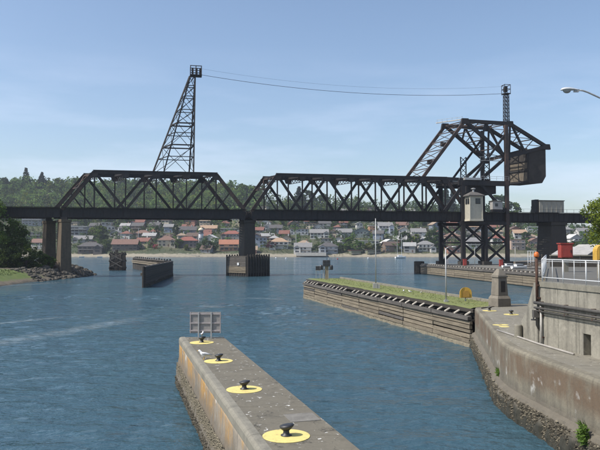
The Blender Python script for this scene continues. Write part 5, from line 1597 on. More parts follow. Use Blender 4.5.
Wt, Cr, Gy, Bg, Bk, Dk = (0.54, 0.52, 0.48), (0.46, 0.40, 0.30), (0.28, 0.29, 0.30), (0.22, 0.26, 0.32), (0.34, 0.19, 0.13), (0.12, 0.105, 0.09)
rBr, rRd, rOr, rGy, rDk, rTn, rWh, rGn = (0.17, 0.10, 0.075), (0.22, 0.080, 0.058), (0.31, 0.135, 0.08), (0.20, 0.195, 0.19), (0.085, 0.08, 0.078), (0.34, 0.23, 0.15), (0.52, 0.51, 0.49), (0.10, 0.125, 0.11)
H_ = house
H_(33, 224, 26, 12, 3, Gy, rWh, 'flat', 0.1, 'grey three storey block with a pale flat roof left of the twin pier', True, 'apartment_block')
H_(36, 236, 24, 12, 2, (0.20, 0.20, 0.20), rGy, 'flat', 0.05, 'dark grey flat roofed house below the pale roofed block', True)
H_(40, 247, 15, 10, 2, Wt, rBr, 'gable', -0.1, 'white house glimpsed beside the left tree')
H_(80, 234, 20, 12, 3, Gy, rWh, 'flat', 0.08, 'grey three storey house with white flat roof right of the twin pier', True)
H_(84, 241, 21, 10, 1, (0.36, 0.35, 0.33), rGy, 'gable', 0.05, 'long low grey roofed house in front of the grey three storey house')
H_(91, 251, 25, 12, 2, Dk, rDk, 'hip', 0.12, 'dark brown waterfront house with dark hipped roof above the left beach', True)
H_(116, 237, 12, 10, 2, (0.42, 0.40, 0.37), rGy, 'front', -0.1, 'pale grey gabled house between the big tree and the brown roofed bungalow')
H_(126, 250, 27, 13, 2, Dk, rBr, 'gable', 0.06, 'long house with a brown roof and dark walls behind the timber dolphin')
H_(143, 236, 19, 11, 1, (0.32, 0.25, 0.20), rBr, 'hip', 0.0, 'low house with reddish brown roof above the pink shrubs')
H_(167, 247, 19, 13, 2, Cr, rBr, 'hip', 0.1, 'cream house with brown hipped roof and white chimney beside the pink shrubs')
H_(169, 233, 11, 9, 2, Bg, rGy, 'gable', 0.0, 'small blue grey house above the cream hip roofed house')
H_(188, 247, 22, 12, 2, (0.16, 0.13, 0.12), rRd, 'hip', 0.04, 'dark walled house with long red roof left of the white tower')
H_(188, 236, 20, 11, 2, (0.14, 0.15, 0.18), rDk, 'gable', 0.1, 'dark blue house directly above the long red roof')
H_(211, 243, 12, 10, 2, Wt, rWh, 'front', -0.15, 'bright white gabled house right of the white tower')
H_(209, 231, 20, 10, 1, (0.30, 0.28, 0.25), rTn, 'gable', 0.05, 'low house with tan roof above the white tower')
H_(229, 249, 20, 12, 2, (0.42, 0.22, 0.12), rOr, 'gable', 0.08, 'orange brick house with orange roof left of the centre pier', True)
H_(232, 239, 21, 11, 2, (0.24, 0.22, 0.21), rRd, 'hip', -0.05, 'grey house with red roof just above the orange brick house')
H_(230, 231, 23, 10, 1, Gy, rWh, 'flat', 0.0, 'long low house with white flat roof left of the centre pier')
H_(237, 226, 13, 11, 3, (0.46, 0.40, 0.25), rDk, 'flat', 0.0, 'yellowish apartment block just left of the centre pier top', False, 'apartment_block')
H_(261, 246, 13, 11, 3, Bg, rGy, 'flat', 0.05, 'blue grey cube house right of the centre pier')
H_(268, 231, 9, 9, 2, Wt, rWh, 'front', 0.1, 'tiny bright white gabled house right of the centre pier top')
H_(276, 233, 15, 10, 2, Gy, rDk, 'gable', 0.0, 'grey house with dark roof right of the tiny white gabled house')
H_(279, 247, 20, 12, 2, Wt, rTn, 'hip', 0.05, 'white windowed house with tan hipped roof behind the copper tree', True)
H_(299, 233, 23, 11, 2, (0.42, 0.43, 0.44), rBr, 'flat', 0.05, 'wide two storey grey white house with brown flat roof')
H_(303, 251, 18, 11, 2, Wt, rGy, 'gable', 0.0, 'white waterfront house with brick end above the bathing terrace', True)
H_(319, 236, 22, 11, 2, (0.50, 0.50, 0.48), rGy, 'gable', 0.0, 'pale fronted house with a band of wide windows and grey roof')
H_(328, 250, 20, 12, 2, (0.33, 0.35, 0.37), rDk, 'hip', 0.08, 'grey blue waterfront house right of the bathing terrace', True)
H_(333, 235, 8, 9, 2, Cr, rTn, 'front', -0.1, 'narrow cream gabled house between two grey houses')
H_(344, 236, 18, 11, 2, (0.34, 0.33, 0.33), rGy, 'gable', 0.05, 'grey gabled house right of the narrow cream house')
H_(361, 236, 21, 12, 2, (0.19, 0.22, 0.21), rGn, 'front', 0.0, 'dark green house with broad front gable')
H_(359, 228, 8, 8, 2, Wt, rGy, 'front', 0.1, 'small white house above the dark green gabled house')
H_(372, 234, 9, 9, 3, (0.52, 0.27, 0.15), rWh, 'flat', 0.1, 'orange and white block with flat roof left of the pale blue terrace')
H_(367, 243, 27, 9, 1, (0.46, 0.43, 0.38), rWh, 'flat', 0.0, 'long low white roofed house above the leafy shore trees')
H_(385, 234, 17, 11, 3, (0.47, 0.50, 0.54), rGy, 'gable', 0.05, 'pale blue three storey terrace left of the sailing boat masts', True)
H_(388, 245, 13, 11, 1, Wt, rWh, 'front', 0.25, 'white house with a large pale roof left of the sailing boat')
H_(402, 230, 14, 10, 2, (0.38, 0.36, 0.33), rBr, 'gable', 0.0, 'brown roofed house high above the sailing boat')
H_(418, 237, 17, 11, 2, (0.55, 0.55, 0.53), rGy, 'gable', -0.05, 'white house with grey roof right of the sailing boat masts')
H_(425, 250, 17, 11, 2, Wt, rGy, 'hip', 0.05, 'white house with dark windows on the lawn left of the bridge tower', True)
H_(452, 242, 18, 11, 2, (0.44, 0.30, 0.22), rBr, 'hip', 0.0, 'brick house seen between the left legs of the bridge tower')
H_(474, 248, 19, 11, 2, (0.55, 0.54, 0.50), rGy, 'gable', 0.0, 'white house seen between the middle legs of the bridge tower', True)
H_(470, 233, 17, 10, 2, (0.46, 0.42, 0.36), rTn, 'gable', 0.0, 'tan roofed house high between the bridge tower legs')
H_(497, 245, 16, 11, 2, (0.47, 0.46, 0.44), rRd, 'hip', 0.1, 'red roofed house seen between the right legs of the bridge tower')
H_(516, 250, 16, 11, 3, (0.40, 0.30, 0.24), rBr, 'flat', 0.05, 'brown flat roofed block right of the bridge tower', True)
H_(519, 238, 15, 10, 2, (0.52, 0.50, 0.47), rTn, 'gable', 0.0, 'pale house with tan roof above the brown block')
H_(534, 247, 14, 10, 2, (0.34, 0.22, 0.17), rBr, 'front', 0.0, 'brick gabled house left of the right bridge pier')
H_(532, 231, 14, 10, 2, (0.52, 0.52, 0.50), rWh, 'flat', 0.0, 'white flat roofed house high on the ridge left of the right pier')
H_(573, 243, 16, 11, 2, (0.40, 0.38, 0.36), rWh, 'front', 0.2, 'grey house with pale gables right of the broad right pier', True)
H_(582, 236, 15, 10, 2, (0.45, 0.44, 0.42), rGy, 'gable', 0.15, 'grey roofed house beside the right hand tree')
H_(566, 234, 13, 10, 2, (0.30, 0.28, 0.26), rGy, 'hip', 0.0, 'small grey house at the right edge of the broad right pier')
# houses seen through the trusses
H_(342, 215, 17, 10, 2, Wt, rGy, 'gable', 0.0, 'white ridge house seen through the movable truss panels')
H_(372, 214, 20, 11, 3, (0.36, 0.24, 0.19), rDk, 'flat', 0.0, 'brown ridge block seen through the movable truss panels', False, 'apartment_block')
H_(283, 214, 12, 9, 2, Wt, rGy, 'front', 0.0, 'white gabled ridge house behind the left end of the movable truss')
H_(408, 215, 18, 10, 2, (0.44, 0.45, 0.47), rGy, 'gable', 0.1, 'pale ridge house seen under the leaning links')
H_(229, 215, 16, 10, 3, (0.40, 0.36, 0.28), rWh, 'flat', 0.0, 'cream ridge block behind the right end of the fixed truss', False, 'apartment_block')

# the many small houses packed between the larger ones
def short_of(lb):
    for w in (' with ', ' right ', ' left ', ' above ', ' below ', ' behind ', ' between ', ' seen ', ' in front ', ' just ', ' beside ', ' directly ', ' glimpsed ', ' high ', ' on '):
        lb = lb.split(w)[0]
    return ' '.join(lb.split()[-5:])
CN = {'brown': (0.17, 0.12, 0.085), 'grey': (0.24, 0.24, 0.235), 'tan': (0.36, 0.29, 0.20), 'cream': (0.44, 0.39, 0.30), 'white': (0.50, 0.49, 0.46), 'slate blue': (0.17, 0.20, 0.25), 'brick': (0.27, 0.13, 0.09), 'olive': (0.16, 0.165, 0.11)}
RN = {'dark brown': (0.10, 0.068, 0.052), 'dark grey': (0.085, 0.082, 0.08), 'rusty red': (0.17, 0.075, 0.055), 'pale grey': (0.30, 0.295, 0.285), 'tan': (0.27, 0.20, 0.14)}
hr = random.Random(77); seen = set(); base_houses = list(HOUSES)
for py in (251.5, 247, 242.5, 238.5, 234.5, 230.5, 226.5, 222, 217):
    px = 72 + hr.uniform(0, 8)
    while px < 548:
        w_ = hr.uniform(8.5, 13.5); Yd = row_depth(py + hr.uniform(-0.8, 0.8)); half = w_ * 0.5 / Yd * 650
        ok = not (548 > px > 536) and (py > 225 or px > 220)
        for (hp, hy, hx, hw, _) in HOUSES:
            if abs(px - hp) < half * 0.8 + hw * 0.5 / hy * 650 and abs(hy - Yd) < (17 if hy < Yd else 24): ok = False; break
        if ok and hr.random() < 0.8:
            near = min(base_houses, key=lambda h_: abs(h_[0] - px) + abs(h_[1] - Yd) * 0.25)
            dpx, dY = px - near[0], Yd - near[1]
            rel = ('above' if dY > 0 else 'below') if abs(dY) * 0.25 > abs(dpx) else ('right of' if dpx > 0 else 'left of')
            for _ in range(60):
                wn, rn, kd = hr.choice(list(CN)), hr.choice(list(RN)), hr.choice(('hip', 'gable', 'front', 'flat', 'gable'))
                lb = 'small %s house with %s %s roof %s the %s' % (wn, rn, {'hip': 'hipped', 'gable': 'pitched', 'front': 'gabled', 'flat': 'flat'}[kd], rel, short_of(near[4]))
                if lb not in seen: break
            seen.add(lb)
            house(px, py, w_ / 0.86, hr.uniform(8, 11), hr.choice((1, 2, 2)), CN[wn], RN[rn], kd, hr.uniform(-0.3, 0.3), lb, hr.random() < 0.25, Y=Yd)
        px += half * 2 + hr.uniform(1.5, 9)

# white shore tower
yt = row_depth(244); xt = at_depth(201, yt); zt_ = terrain(xt, yt)
tw_ = empty('shore_tower', (xt, yt, zt_), 'small round white tower with a domed cap among the shore houses', 'tower')
MB().lathe((xt, yt, zt_ - 1), [(2.9, 0), (2.5, 9.5), (2.4, 11.5)], 18).build('shaft', WHITE, tw_, True)
MB().lathe((xt, yt, zt_ + 10.5), [(3.2, 0), (3.2, 0.5), (2.2, 0.6), (2.2, 2.8)], 18).build('gallery', plain('dark_band', (0.10, 0.10, 0.11), 0.6), tw_)
MB().lathe((xt, yt, zt_ + 13.3), [(3.1, 0), (2.7, 1.2), (1.6, 2.3), (0.2, 2.9)], 18).build('dome', plain('cream_dome', (0.55, 0.48, 0.36), 0.7), tw_, True)
for a in (-1.9, -1.2):
    MB().box((xt + 2.55 * cos(a), yt + 2.55 * sin(a), zt_ + 5), (0.9, 0.9, 1.4), a).build('window', GLASS, tw_)
# bathing terrace
ter_y = 606; tx0, tx1 = at_depth(296, ter_y), at_depth(326, ter_y)
te = empty('sea_wall', ((tx0 + tx1) / 2, ter_y, 1.5), 'pale concrete terrace and sea wall in front of the white waterfront house', 'wall')
MB().box(((tx0 + tx1) / 2, ter_y, 2.6), (tx1 - tx0, 8, 3.0)).build('wall', wallmat((0.52, 0.47, 0.40)), te)
for i in range(7): MB().box((tx0 + 2 + i * 4, ter_y - 4.0, 4.4), (0.15, 0.15, 1.0)).build('post', WHITE, te)
MB().box(((tx0 + tx1) / 2, ter_y - 4.0, 4.9), (tx1 - tx0, 0.12, 0.12)).build('rail', WHITE, te)
bkw = empty('boat_ramp', (at_depth(184, 604), 604, 1), 'pale stone ramp running down to the beach below the red roofs', 'ramp')
for i in range(6): MB().box((at_depth(180, 604) + i * 3.4, 606 - i * 1.2, 3.2 - i * 0.42), (3.3, 5, 0.8)).build('slab', wallmat((0.50, 0.45, 0.36)), bkw)
for i, (px, lb) in enumerate(((121, 'thin pole above the long brown roof'), (138.5, 'thin pole left of the pink shrubs'), (140, 'thin mast above the fender wall'), (296, 'thin pole above the bathing terrace'))):
    if i == 2: continue
    Yp = 640; xp = at_depth(px, Yp)
    single('utility_pole', MB().tube([(xp, Yp, terrain(xp, Yp) - 0.5), (xp, Yp, terrain(xp, Yp) + 17)], [0.32, 0.22], 7), GALV, lb, 'pole')

# ---------------------------------------------------------------- wooded hillside (reads as one mass)
def open_spot(X, Yd, r, h, rg):
    px = 300 + X / Yd * 650.0
    for (hp, hy, hx, hw, _) in HOUSES:
        half = hw * 0.5 / hy * 650.0
        if abs(px - hp) < half + r / Yd * 650.0 * 0.3 and -6 < hy - Yd < 10 + h: return rg.random() < 0.12 and hy - Yd > 8
    return True
def wood_mass(region, n, seed, name, mat, label, hmin, hmax, per=56, clear=False):
    rg = random.Random(seed); m = MB()
    for _ in range(n):
        u = rg.uniform(region[0], region[1]); Yd = rg.uniform(region[2], region[3]); X = u * Yd
        h = rg.uniform(hmin, hmax); r = h * rg.uniform(0.30, 0.44)
        if clear and not open_spot(X, Yd, r, h, rg): continue
        z = terrain(X, Yd)
        # clumped crown
        for k in range(7):
            a = rg.random() * 6.28; rr = r * rg.uniform(0.15, 0.75); zc = z + h * rg.uniform(0.08, 0.86)
            leaf_quads(m, (X + cos(a) * rr, Yd + sin(a) * rr, zc), (r * 0.5, r * 0.5, h * 0.17), per // 7, h * 0.072, rg)
    o_ = m.build(name, mat); tag(o_, label, 'wood', kind='stuff'); return o_
wood_mass((-0.58, -0.06, 760, 985), 800, 3, 'hillside_wood', LEAF_WOOD, 'mixed green wood covering the hill behind the left truss', 15, 23)
wood_mass((-0.58, -0.06, 760, 985), 330, 4, 'hillside_wood', LEAF_DARK, 'darker trees mixed through the wood on the left hill', 15, 24)
wood_mass((-0.58, -0.10, 765, 950), 480, 5, 'hillside_wood', LEAF_LIGHT, 'bright green crowns scattered in the wood on the left hill', 12, 18)
wood_mass((-0.05, 0.34, 800, 940), 260, 6, 'ridge_wood', LEAF_DARK, 'broken line of dark trees along the ridge behind the movable span', 10, 19)
wood_mass((-0.05, 0.36, 790, 920), 200, 7, 'ridge_wood', LEAF_MID, 'green trees along the ridge behind the movable span', 8, 17)
wood_mass((0.30, 0.55, 720, 900), 150, 8, 'ridge_wood', LEAF_DARK, 'low dark trees along the shore hill at the far right', 8, 14)
wood_mass((-0.06, 0.09, 820, 900), 70, 31, 'ridge_wood', LEAF_WOOD, 'taller green trees on the ridge behind the left half of the movable span', 15, 24)
# undergrowth between the houses
wood_mass((-0.55, 0.50, 612, 800), 1300, 9, 'garden_shrubs', LEAF_DARK, 'dark garden trees and shrubs between the houses on the far shore', 3.5, 9.5, 42, True)
wood_mass((-0.55, 0.50, 612, 800), 1400, 10, 'garden_shrubs', LEAF_MID, 'green garden trees and shrubs between the houses on the far shore', 2.5, 8.0, 42, True)
wood_mass((-0.55, 0.50, 606, 616), 420, 12, 'beach_shrubs', LEAF_MID, 'low green shrubs along the top of the beach', 1.4, 3.2, 28)

wood_mass((-0.55, 0.50, 616, 800), 330, 21, 'garden_trees', LEAF_MID, 'taller green trees standing in front of some houses on the far shore', 6, 10, 70)
wood_mass((-0.55, 0.50, 616, 800), 260, 22, 'garden_trees', LEAF_DARK, 'taller dark trees standing in front of some houses on the far shore', 6, 11, 70)
# skyline and garden trees that can be told apart
def far_tree(key, px, py, hpx, label, wide=1.0, Y=None):
    Yd = Y or row_depth(py); X = at_depth(px, Yd)
    tree(key, X, Yd, terrain(X, Yd) - 0.3, hpx * Yd / 650.0, label, wide)
def sky_tree(key, px, top, hgt, Yd, label, wide=1.0):
    X = at_depth(px, Yd); zt2 = EYE + (249 - top) / 650.0 * Yd
    h = max(hgt, zt2 - terrain(X, Yd))
    tree(key, X, Yd, zt2 - h, h, label, wide)
sky_tree('con-1', 25, 167, 24, 905, 'dark pointed conifer standing highest on the left skyline', 1.35)
sky_tree('con-2', 41, 171.5, 20, 905, 'second dark conifer right of the highest one on the left skyline', 1.5)
sky_tree('dark-1', 4, 178, 22, 890, 'dark round tree on the skyline at the left picture edge')
sky_tree('mid-2', 58, 178, 20, 900, 'green round tree on the skyline left of the fixed truss')
sky_tree('mid-3', 76, 178, 18, 900, 'green tree on the skyline touching the left end post')
sky_tree('dark-2', 120, 178, 20, 900, 'dark tree on the skyline inside the left half of the fixed truss')
sky_tree('con-3', 134, 177, 18, 900, 'thin conifer on the skyline inside the fixed truss', 1.2)
sky_tree('mid-4', 200, 181, 20, 900, 'green tree on the skyline right of the lattice tower foot')
sky_tree('mid-1', 243, 184, 22, 880, 'round green tree on the skyline between the two trusses', 1.1)
sky_tree('dark-3', 254, 187, 20, 880, 'dark round tree on the skyline left of the movable truss', 1.1)
sky_tree('con-1', 299, 186, 17, 850, 'pointed conifer inside the left part of the movable truss', 1.5)
sky_tree('dark-2', 308, 192, 15, 850, 'dark bushy tree right of the conifer inside the movable truss', 1.2)
sky_tree('dark-4', 322, 195, 14, 850, 'dark tree inside the middle of the movable truss', 1.1)
sky_tree('con-2', 446, 184, 24, 820, 'tall dark conifer left of the control cabin', 1.1)
sky_tree('con-3', 452.5, 190, 19, 820, 'shorter dark conifer close left of the control cabin', 1.2)
sky_tree('dark-1', 499, 196, 15, 800, 'dark tree behind the tall tower column', 1.0)
sky_tree('mid-2', 511, 203, 12, 800, 'round green tree right of the tall tower column', 1.3)
sky_tree('con-1', 533, 205, 11, 800, 'small conifer left of the deck shed', 1.2)
G = [('mid-1', 100, 241, 16, 1.2, 'large spreading green tree between the dark brown house and the pale grey gable'),
 ('light-1', 92, 236, 9, 1.1, 'light green tree above the dark brown waterfront house'),
 ('dark-2', 108, 250, 8, 1.1, 'dark shrub like tree left of the long brown roof'),
 ('dark-3', 157, 240, 13, 0.6, 'narrow dark tree left of the cream hip roofed house'),
 ('dark-1', 176, 237, 11, 0.7, 'narrow dark tree between the blue grey and the dark blue house'),
 ('mid-3', 178, 249, 9, 1.3, 'round green tree below the long red roof'),
 ('light-2', 187, 251, 6, 1.5, 'light green shrub tree in front of the long red roof'),
 ('dark-4', 207, 252, 12, 1.2, 'big dark tree below the white tower'),
 ('dark-2', 214, 251, 9, 1.1, 'dark rounded tree below the bright white gabled house'),
 ('mid-2', 199, 250, 7, 1.0, 'small green tree at the foot of the white tower'),
 ('red-1', 271, 249, 8, 1.6, 'dark copper leaved tree right of the centre pier'),
 ('mid-4', 246, 233, 11, 1.0, 'green tree behind the centre pier shaft'),
 ('mid-1', 254, 231, 10, 1.1, 'green tree just right of the centre pier top'),
 ('light-1', 283, 225, 11, 1.3, 'light green tree above the grey house with dark roof'),
 ('mid-3', 314, 224, 12, 1.3, 'yellowish green tree above the pale fronted house'),
 ('dark-3', 330, 224, 11, 1.5, 'dark broad tree above the narrow cream house'),
 ('light-2', 347, 226, 12, 1.2, 'bright green tree above the grey gabled house'),
 ('mid-2', 340, 250, 9, 1.3, 'green tree right of the grey blue waterfront house'),
 ('mid-4', 348, 248, 13, 1.3, 'tall leafy tree left in the clump below the long white roof'),
 ('mid-1', 358, 251, 12, 1.3, 'broad leafy tree in the middle of the clump below the long white roof'),
 ('light-1', 368, 251, 9, 1.3, 'lighter leafy tree right in the clump below the long white roof'),
 ('dark-1', 377, 252, 9, 1.2, 'dark tree at the waterline left of the white pale roofed house'),
 ('mid-3', 400, 222, 13, 1.4, 'green tree high above the sailing boat masts'),
 ('dark-4', 405, 249, 17, 1.0, 'tall dark tree directly behind the sailing boat masts'),
 ('dark-2', 411, 250, 12, 0.9, 'dark tree right behind the sailing boat'),
 ('light-2', 416, 243, 9, 1.2, 'light green tree above the house on the lawn'),
 ('mid-2', 395, 251, 8, 1.5, 'low green tree left of the sailing boat hull'),
 ('dark-3', 432, 246, 15, 1.3, 'big dark tree left of the bridge tower legs'),
 ('dark-1', 438, 249, 14, 1.1, 'dark tree touching the left bridge tower leg'),
 ('mid-4', 425, 226, 12, 1.3, 'green tree below the deck left of the bridge tower'),
 ('mid-1', 445, 226, 11, 1.2, 'green tree between the far left legs of the tower below the deck'),
 ('dark-2', 487, 250, 10, 1.2, 'dark tree seen between the tower legs beside the white house'),
 ('mid-3', 508, 232, 9, 1.2, 'green tree right of the tower below the deck'),
 ('dark-4', 526, 243, 11, 1.1, 'dark tree between the brown block and the brick gabled house'),
 ('mid-2', 565, 229, 8, 1.2, 'green tree below the deck right of the broad right pier'),
 ('mid-4', 588, 248, 12, 1.1, 'green tree below the right hand foreground tree'),
 ('dark-3', 61, 240, 13, 1.0, 'dark tree seen between the twin pier columns'),
 ('mid-1', 24, 246, 13, 1.3, 'green tree above the left bank shrubs'),
 ('dark-1', 130, 226, 12, 1.2, 'dark tree under the deck above the reddish brown roof'),
 ('mid-2', 155, 224, 12, 1.3, 'green tree under the deck left of the lattice tower line'),
 ('dark-2', 180, 224, 12, 1.3, 'dark tree under the deck above the dark blue house'),
 ('mid-3', 205, 223, 11, 1.3, 'green tree under the deck above the tan roofed house'),
 ('dark-4', 222, 224, 11, 1.2, 'dark tree under the deck left of the yellowish block'),
 ('mid-4', 78, 225, 13, 1.3, 'green tree under the deck right of the twin pier'),
 ('dark-3', 100, 223, 13, 1.3, 'dark tree under the deck left of the timber dolphin line')]
for key, px, py, hp, wd, lb in G: far_tree(key, px, py, hp, lb, wd)
for px, py, hp, lb in ((132, 250.5, 4.5, 'pink flowering shrub right of the long brown roof'), (148, 246, 4.0, 'pink flowering shrub under the reddish brown roof'), (156, 250, 4.5, 'deep pink flowering shrub left of the cream hip roofed house'), (151, 248, 5, 'tall pink flowering shrub in the middle of the pink group'), (244, 247, 3.5, 'pink flowering shrub beside the centre pier')):
    far_tree('pink-1', px, py, hp, lb, 1.5)

# ================================================================ LEFT BANK
def big_tree(seed, x, y_, z, h, rx, nclump, per, size, mat, label, low=0.12, name='broadleaf_tree'):
    c, t = broad_meshes(seed, h, rx, nclump, per, size, h * 0.022, low)
    e = empty(name, (x, y_, z), label, 'tree' if name != 'shrub' else 'shrub')
    for nme, mb, mt in (('crown', c, mat), ('trunk', t, BARK)):
        o_ = bpy.data.objects.new(nme, mesh_of(nme, mb, mt)); col.objects.link(o_); o_.parent = e
    return e
big_tree(201, at_depth(-8, 166), 166, 2.8, 17.5, 7.0, 110, 90, 0.27, LEAF_MID, 'large leafy green tree at the left edge of the picture', 0.06)
big_tree(202, at_depth(13, 170), 170, 2.8, 11.5, 4.4, 80, 80, 0.24, LEAF_MID, 'darker leafy tree leaning out right of the large left tree', 0.08)
for i, (px, Yd, h, rx, mt, lb) in enumerate(((27, 166, 5.6, 3.0, LEAF_MID, 'tall green shrub at the left bank under the dark tree'), (37, 168, 4.2, 3.0, LEAF_MID, 'rounded green shrub left of the twin pier'),
        (46, 170, 3.2, 2.4, LEAF_MID, 'low green shrub touching the twin pier foot'), (12, 162, 5.0, 3.6, LEAF_DARK, 'dark shrub at the foot of the large left tree'), (1, 160, 4.6, 3.6, LEAF_DARK, 'dark shrub at the left picture edge behind the grass'),
        (55, 185, 3.4, 3.0, LEAF_DARK, 'dark shrub between the twin pier columns'))):
    big_tree(220 + i, at_depth(px, Yd), Yd, bank(at_depth(px, Yd), Yd) - 0.2, h, rx, 46, 60, 0.2, mt, lb, 0.0, 'shrub')
def rock_mb(c, s, seed):
    rg = random.Random(seed); m = MB().sphere((0, 0, 0), 1, 7, 5)
    ang = rg.random() * 6
    sc = (s * rg.uniform(0.8, 1.4), s * rg.uniform(0.7, 1.2), s * rg.uniform(0.5, 0.85))
    for v in m.v:
        k = 1 + 0.35 * noise.noise(v * 1.3 + Vector((seed * 3.1, 0, 0)))
        x, y_, z = v.x * sc[0] * k, v.y * sc[1] * k, v.z * sc[2] * k
        v.x, v.y, v.z = c[0] + x * cos(ang) - y_ * sin(ang), c[1] + x * sin(ang) + y_ * cos(ang), c[2] + z
    return m
m = MB()
for i in range(420):
    Yd = 150 + rnd.random() * 48; d = rnd.uniform(-1.2, 6.5)
    X = bank_edge(Yd) - d
    s_ = rnd.uniform(0.25, 0.8) * (1.3 if Yd > 165 else 0.8)
    r_ = rock_mb((X, Yd, max(bank(X, Yd), -0.2) + s_ * 0.2), s_, i); m.add(r_.v, r_.f)
tag(m.build('riprap', ROCK), 'heap of grey boulders along the water at the foot of the twin pier', 'rocks', kind='stuff')
m = MB()
for _ in range(5000):
    Yd = rnd.uniform(118, 152); X = bank_edge(Yd) - rnd.uniform(4.2, 22); z = bank(X, Yd)
    an = rnd.random() * 6.28; h = rnd.uniform(0.1, 0.32)
    p = Vector((X, Yd, z - 0.02)); e = Vector((cos(an), sin(an), 0)) * 0.10
    m.add([p + e, p - e, p + Vector((rnd.uniform(-.1, .1), rnd.uniform(-.1, .1), h))], [(0, 1, 2)])
tag(m.build('bank_grass', GRASS_BANK), 'short green grass on the left bank', 'grass', kind='stuff')

# ================================================================ RIGHT BANK
rbk = MB().prism([(60, 124), (200, 124), (260, 330), (95, 260), (70, 214)], -1, 3.4)
tag(rbk.build('right_bank', MUD), kind='structure')
def grey_shed(px, Yd, z0, w, d, h, wc, rc, yaw, label):
    X = at_depth(px, Yd); r = empty('boat_shed', (X, Yd, z0), label, 'shed'); r.rotation_euler = (0, 0, yaw)
    def add(n_, mb, mt):
        o_ = bpy.data.objects.new(n_, mesh_of(n_, mb, mt)); col.objects.link(o_); o_.parent = r
    add('wall', MB().box((0, 0, h / 2), (w, d, h)), wallmat(wc))
    rh = w * 0.22; hw, hd = w / 2 + 0.4, d / 2 + 0.4
    add('roof', MB().extrude([(-hw, -hd, h - 0.1), (0, -hd, h + rh), (hw, -hd, h - 0.1), (hw, -hd, h - 0.3), (0, -hd, h + rh - 0.2), (-hw, -hd, h - 0.3)], (0, 2 * hd, 0)), roofmat(rc))
    add('gable_wall', MB().extrude([(-w / 2, -d / 2, h - 0.05), (0, -d / 2, h + rh - 0.25), (w / 2, -d / 2, h - 0.05)], (0, d, 0)), wallmat(wc))
    for x in (-w * 0.25, w * 0.25): add('window', MB().box((x, -d / 2 - 0.04, h * 0.55), (w * 0.22, 0.1, h * 0.35)), GLASS)
grey_shed(581, 150, 3.4, 7.5, 9, 3.0, (0.20, 0.19, 0.18), (0.30, 0.29, 0.28), 0.5, 'grey roofed boat shed behind the red cabinet')
grey_shed(592, 168, 3.4, 6.0, 8, 4.0, (0.26, 0.22, 0.18), (0.33, 0.32, 0.30), 0.4, 'taller shed with pale roof beside the right hand tree')
big_tree(301, 35.2, 70, UZ - 0.1, 8.2, 4.3, 120, 110, 0.13, LEAF_LIGHT, 'sunlit yellow green tree at the right edge behind the yellow cabinet', 0.06)
big_tree(302, 41.5, 82, UZ - 0.1, 9.5, 4.5, 80, 80, 0.17, LEAF_MID, 'green tree just outside the right edge behind the sunlit one', 0.06)
big_tree(303, at_depth(574, 190), 190, 3.4, 5.5, 3.0, 50, 60, 0.2, LEAF_DARK, 'dark shrub between the right pier and the boat shed', 0.0, 'shrub')

# ================================================================ BOATS
def hull(m, x, y_, yaw, L_, W_, hb, z0=0.0):
    st = [(-0.5, 0.75, 0.0), (-0.2, 1.0, -0.02), (0.15, 0.95, 0.03), (0.38, 0.55, 0.12), (0.5, 0.03, 0.22)]
    rows = []
    for (t, w, sh) in st:
        row = []
        for (k, zz) in ((-1, 1), (-0.8, 0.35), (0, -0.25), (0.8, 0.35), (1, 1)):
            lx, ly, lz = t * L_, k * w * W_ / 2, (hb + sh * hb * 2) * zz if zz > 0 else zz * hb
            row.append(Vector((x + lx * cos(yaw) - ly * sin(yaw), y_ + lx * sin(yaw) + ly * cos(yaw), z0 + lz)))
        rows.append(row)
    b = len(m.v)
    for r in rows: m.v.extend(r)
    for i in range(len(rows) - 1):
        for j in range(4): m.f.append((b + i * 5 + j, b + (i + 1) * 5 + j, b + (i + 1) * 5 + j + 1, b + i * 5 + j + 1))
        m.f.append((b + i * 5 + 4, b + (i + 1) * 5 + 4, b + (i + 1) * 5, b + i * 5))
    m.f.append((b, b + 1, b + 2, b + 3, b + 4))
    return m
GEL = plain('white_gelcoat', (0.74, 0.74, 0.73), 0.3, 0.05, 2, 0)
ys_ = 520; xb = at_depth(400.5, ys_)
sbt = empty('sailing_boat', (xb, ys_, 0), 'white two masted sailing boat at anchor off the far shore', 'boat')
hull(MB(), xb, ys_, 0.35, 9.5, 3.0, 1.3).build('hull', GEL, sbt)
MB().box((xb - 0.5, ys_, 1.9), (4.0, 1.8, 0.9), 0.35).build('cabin', GEL, sbt)
MB().tube([(xb + 0.8, ys_, 1), (xb + 0.8, ys_, 19.5)], [0.16, 0.10], 7).build('mast', WHITE, sbt)
MB().tube([(xb - 2.7, ys_ - 0.6, 1), (xb - 2.7, ys_ - 0.6, 14.5)], [0.13, 0.08], 7).build('mast', WHITE, sbt)
MB().tube([(xb + 0.8, ys_, 2.6), (xb - 2.2, ys_ - 1.0, 2.7)], 0.14, 7).build('boom', WHITE, sbt)
m = MB()
for (a, b) in (((xb + 5.2, ys_ + 1.6, 1.6), (xb + 0.8, ys_, 19)), ((xb - 4.6, ys_ - 1.6, 1.4), (xb - 2.7, ys_ - 0.6, 14)), ((xb + 0.8, ys_, 17), (xb - 2.7, ys_ - 0.6, 14))): m.tube([a, b], 0.03, 4)
m.build('rigging', GALV, sbt)
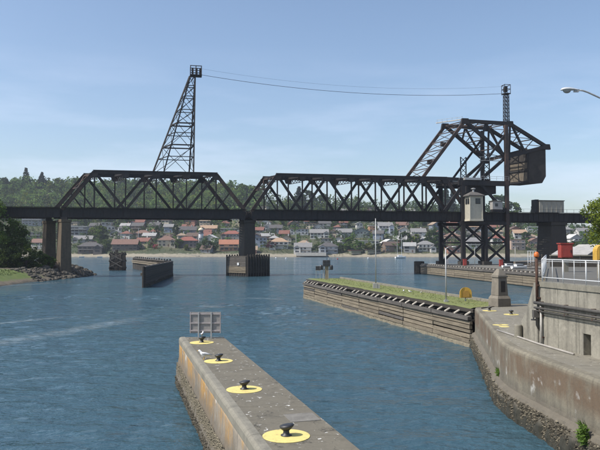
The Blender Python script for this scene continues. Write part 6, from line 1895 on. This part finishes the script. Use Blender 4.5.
def motor_boat(px, Yd, yaw, s, label, z0=0.0, can=None):
    x = at_depth(px, Yd)
    e = empty('motor_boat', (x, Yd, z0), label, 'boat')
    hull(MB(), x, Yd, yaw, 7.5 * s, 2.6 * s, 0.95 * s, z0 + 0.1).build('hull', GEL, e)
    MB().box((x - 0.3 * s, Yd, z0 + 1.45 * s), (3.2 * s, 1.9 * s, 1.0 * s), yaw).build('cabin', GEL, e)
    MB().box((x - 0.1 * s, Yd, z0 + 1.6 * s), (3.25 * s, 1.95 * s, 0.42 * s), yaw).build('windscreen', GLASS, e)
    MB().box((x - 0.4 * s, Yd, z0 + 2.02 * s), (3.5 * s, 2.1 * s, 0.14 * s), yaw).build('roof', can or GEL, e)
motor_boat(436, 214, 0.1, 1.3, 'white motor boat moored beyond the jetty left of the tower')
motor_boat(449, 216, 0.05, 1.2, 'white motor boat with red canopy behind the left tower legs', 0, RED)
motor_boat(519, 150, 0.3, 0.55, 'white motor boat laid up on the jetty right of the tower', 2.9)
motor_boat(509, 160, 0.2, 0.5, 'small white boat lying on the jetty behind the laid up motor boat', 2.9)
for (px, Yd, lb) in ((82, 590, 'small white rowing boat on the left beach'), (100, 585, 'tiny white dinghy afloat below the left beach'), (112, 380, 'white mooring float left of the timber dolphin')):
    x = at_depth(px, Yd); e = hull(MB(), x, Yd, 0.2, 4.5 if Yd > 500 else 1.4, 1.6 if Yd > 500 else 0.9, 0.7 if Yd > 500 else 0.45)
    single('dinghy' if Yd > 500 else 'mooring_float', e, GEL, lb, 'boat' if Yd > 500 else 'float')
for (px, Yd, c_, lb) in ((337.5, 470, RED, 'red mooring buoy off the far shore right of the terrace'), (286, 500, WHITE, 'white mooring buoy right of the centre pier'), (276, 520, WHITE, 'farther white mooring buoy close to the centre pier'), (368, 510, WHITE, 'white mooring buoy left of the sailing boat')):
    x = at_depth(px, Yd)
    b = empty('mooring_buoy', (x, Yd, 0), lb, 'buoy')
    MB().sphere((x, Yd, 0.3), 0.6, 10, 6).build('float', c_, b, True); MB().tube([(x, Yd, 0.7), (x, Yd, 1.3)], 0.08, 6).build('ring_post', GALV, b)

# ================================================================ HAZE
HZ = NT('thin_air')
HZ.t.nodes.remove(HZ.b)
pv = HZ.n('ShaderNodeVolumePrincipled')
pv.inputs['Color'].default_value = (0.80, 0.87, 1.0, 1)
pv.inputs['Density'].default_value = 0.00013
pv.inputs['Anisotropy'].default_value = 0.2
HZ.l(pv.outputs[0], HZ.t.nodes['Material Output'].inputs['Volume'])
hz = MB().box((0, 550, 64), (5600, 2000, 136)).build('haze', HZ.m)
tag(hz, 'thin pale blue air over the channel', 'haze', kind='stuff')
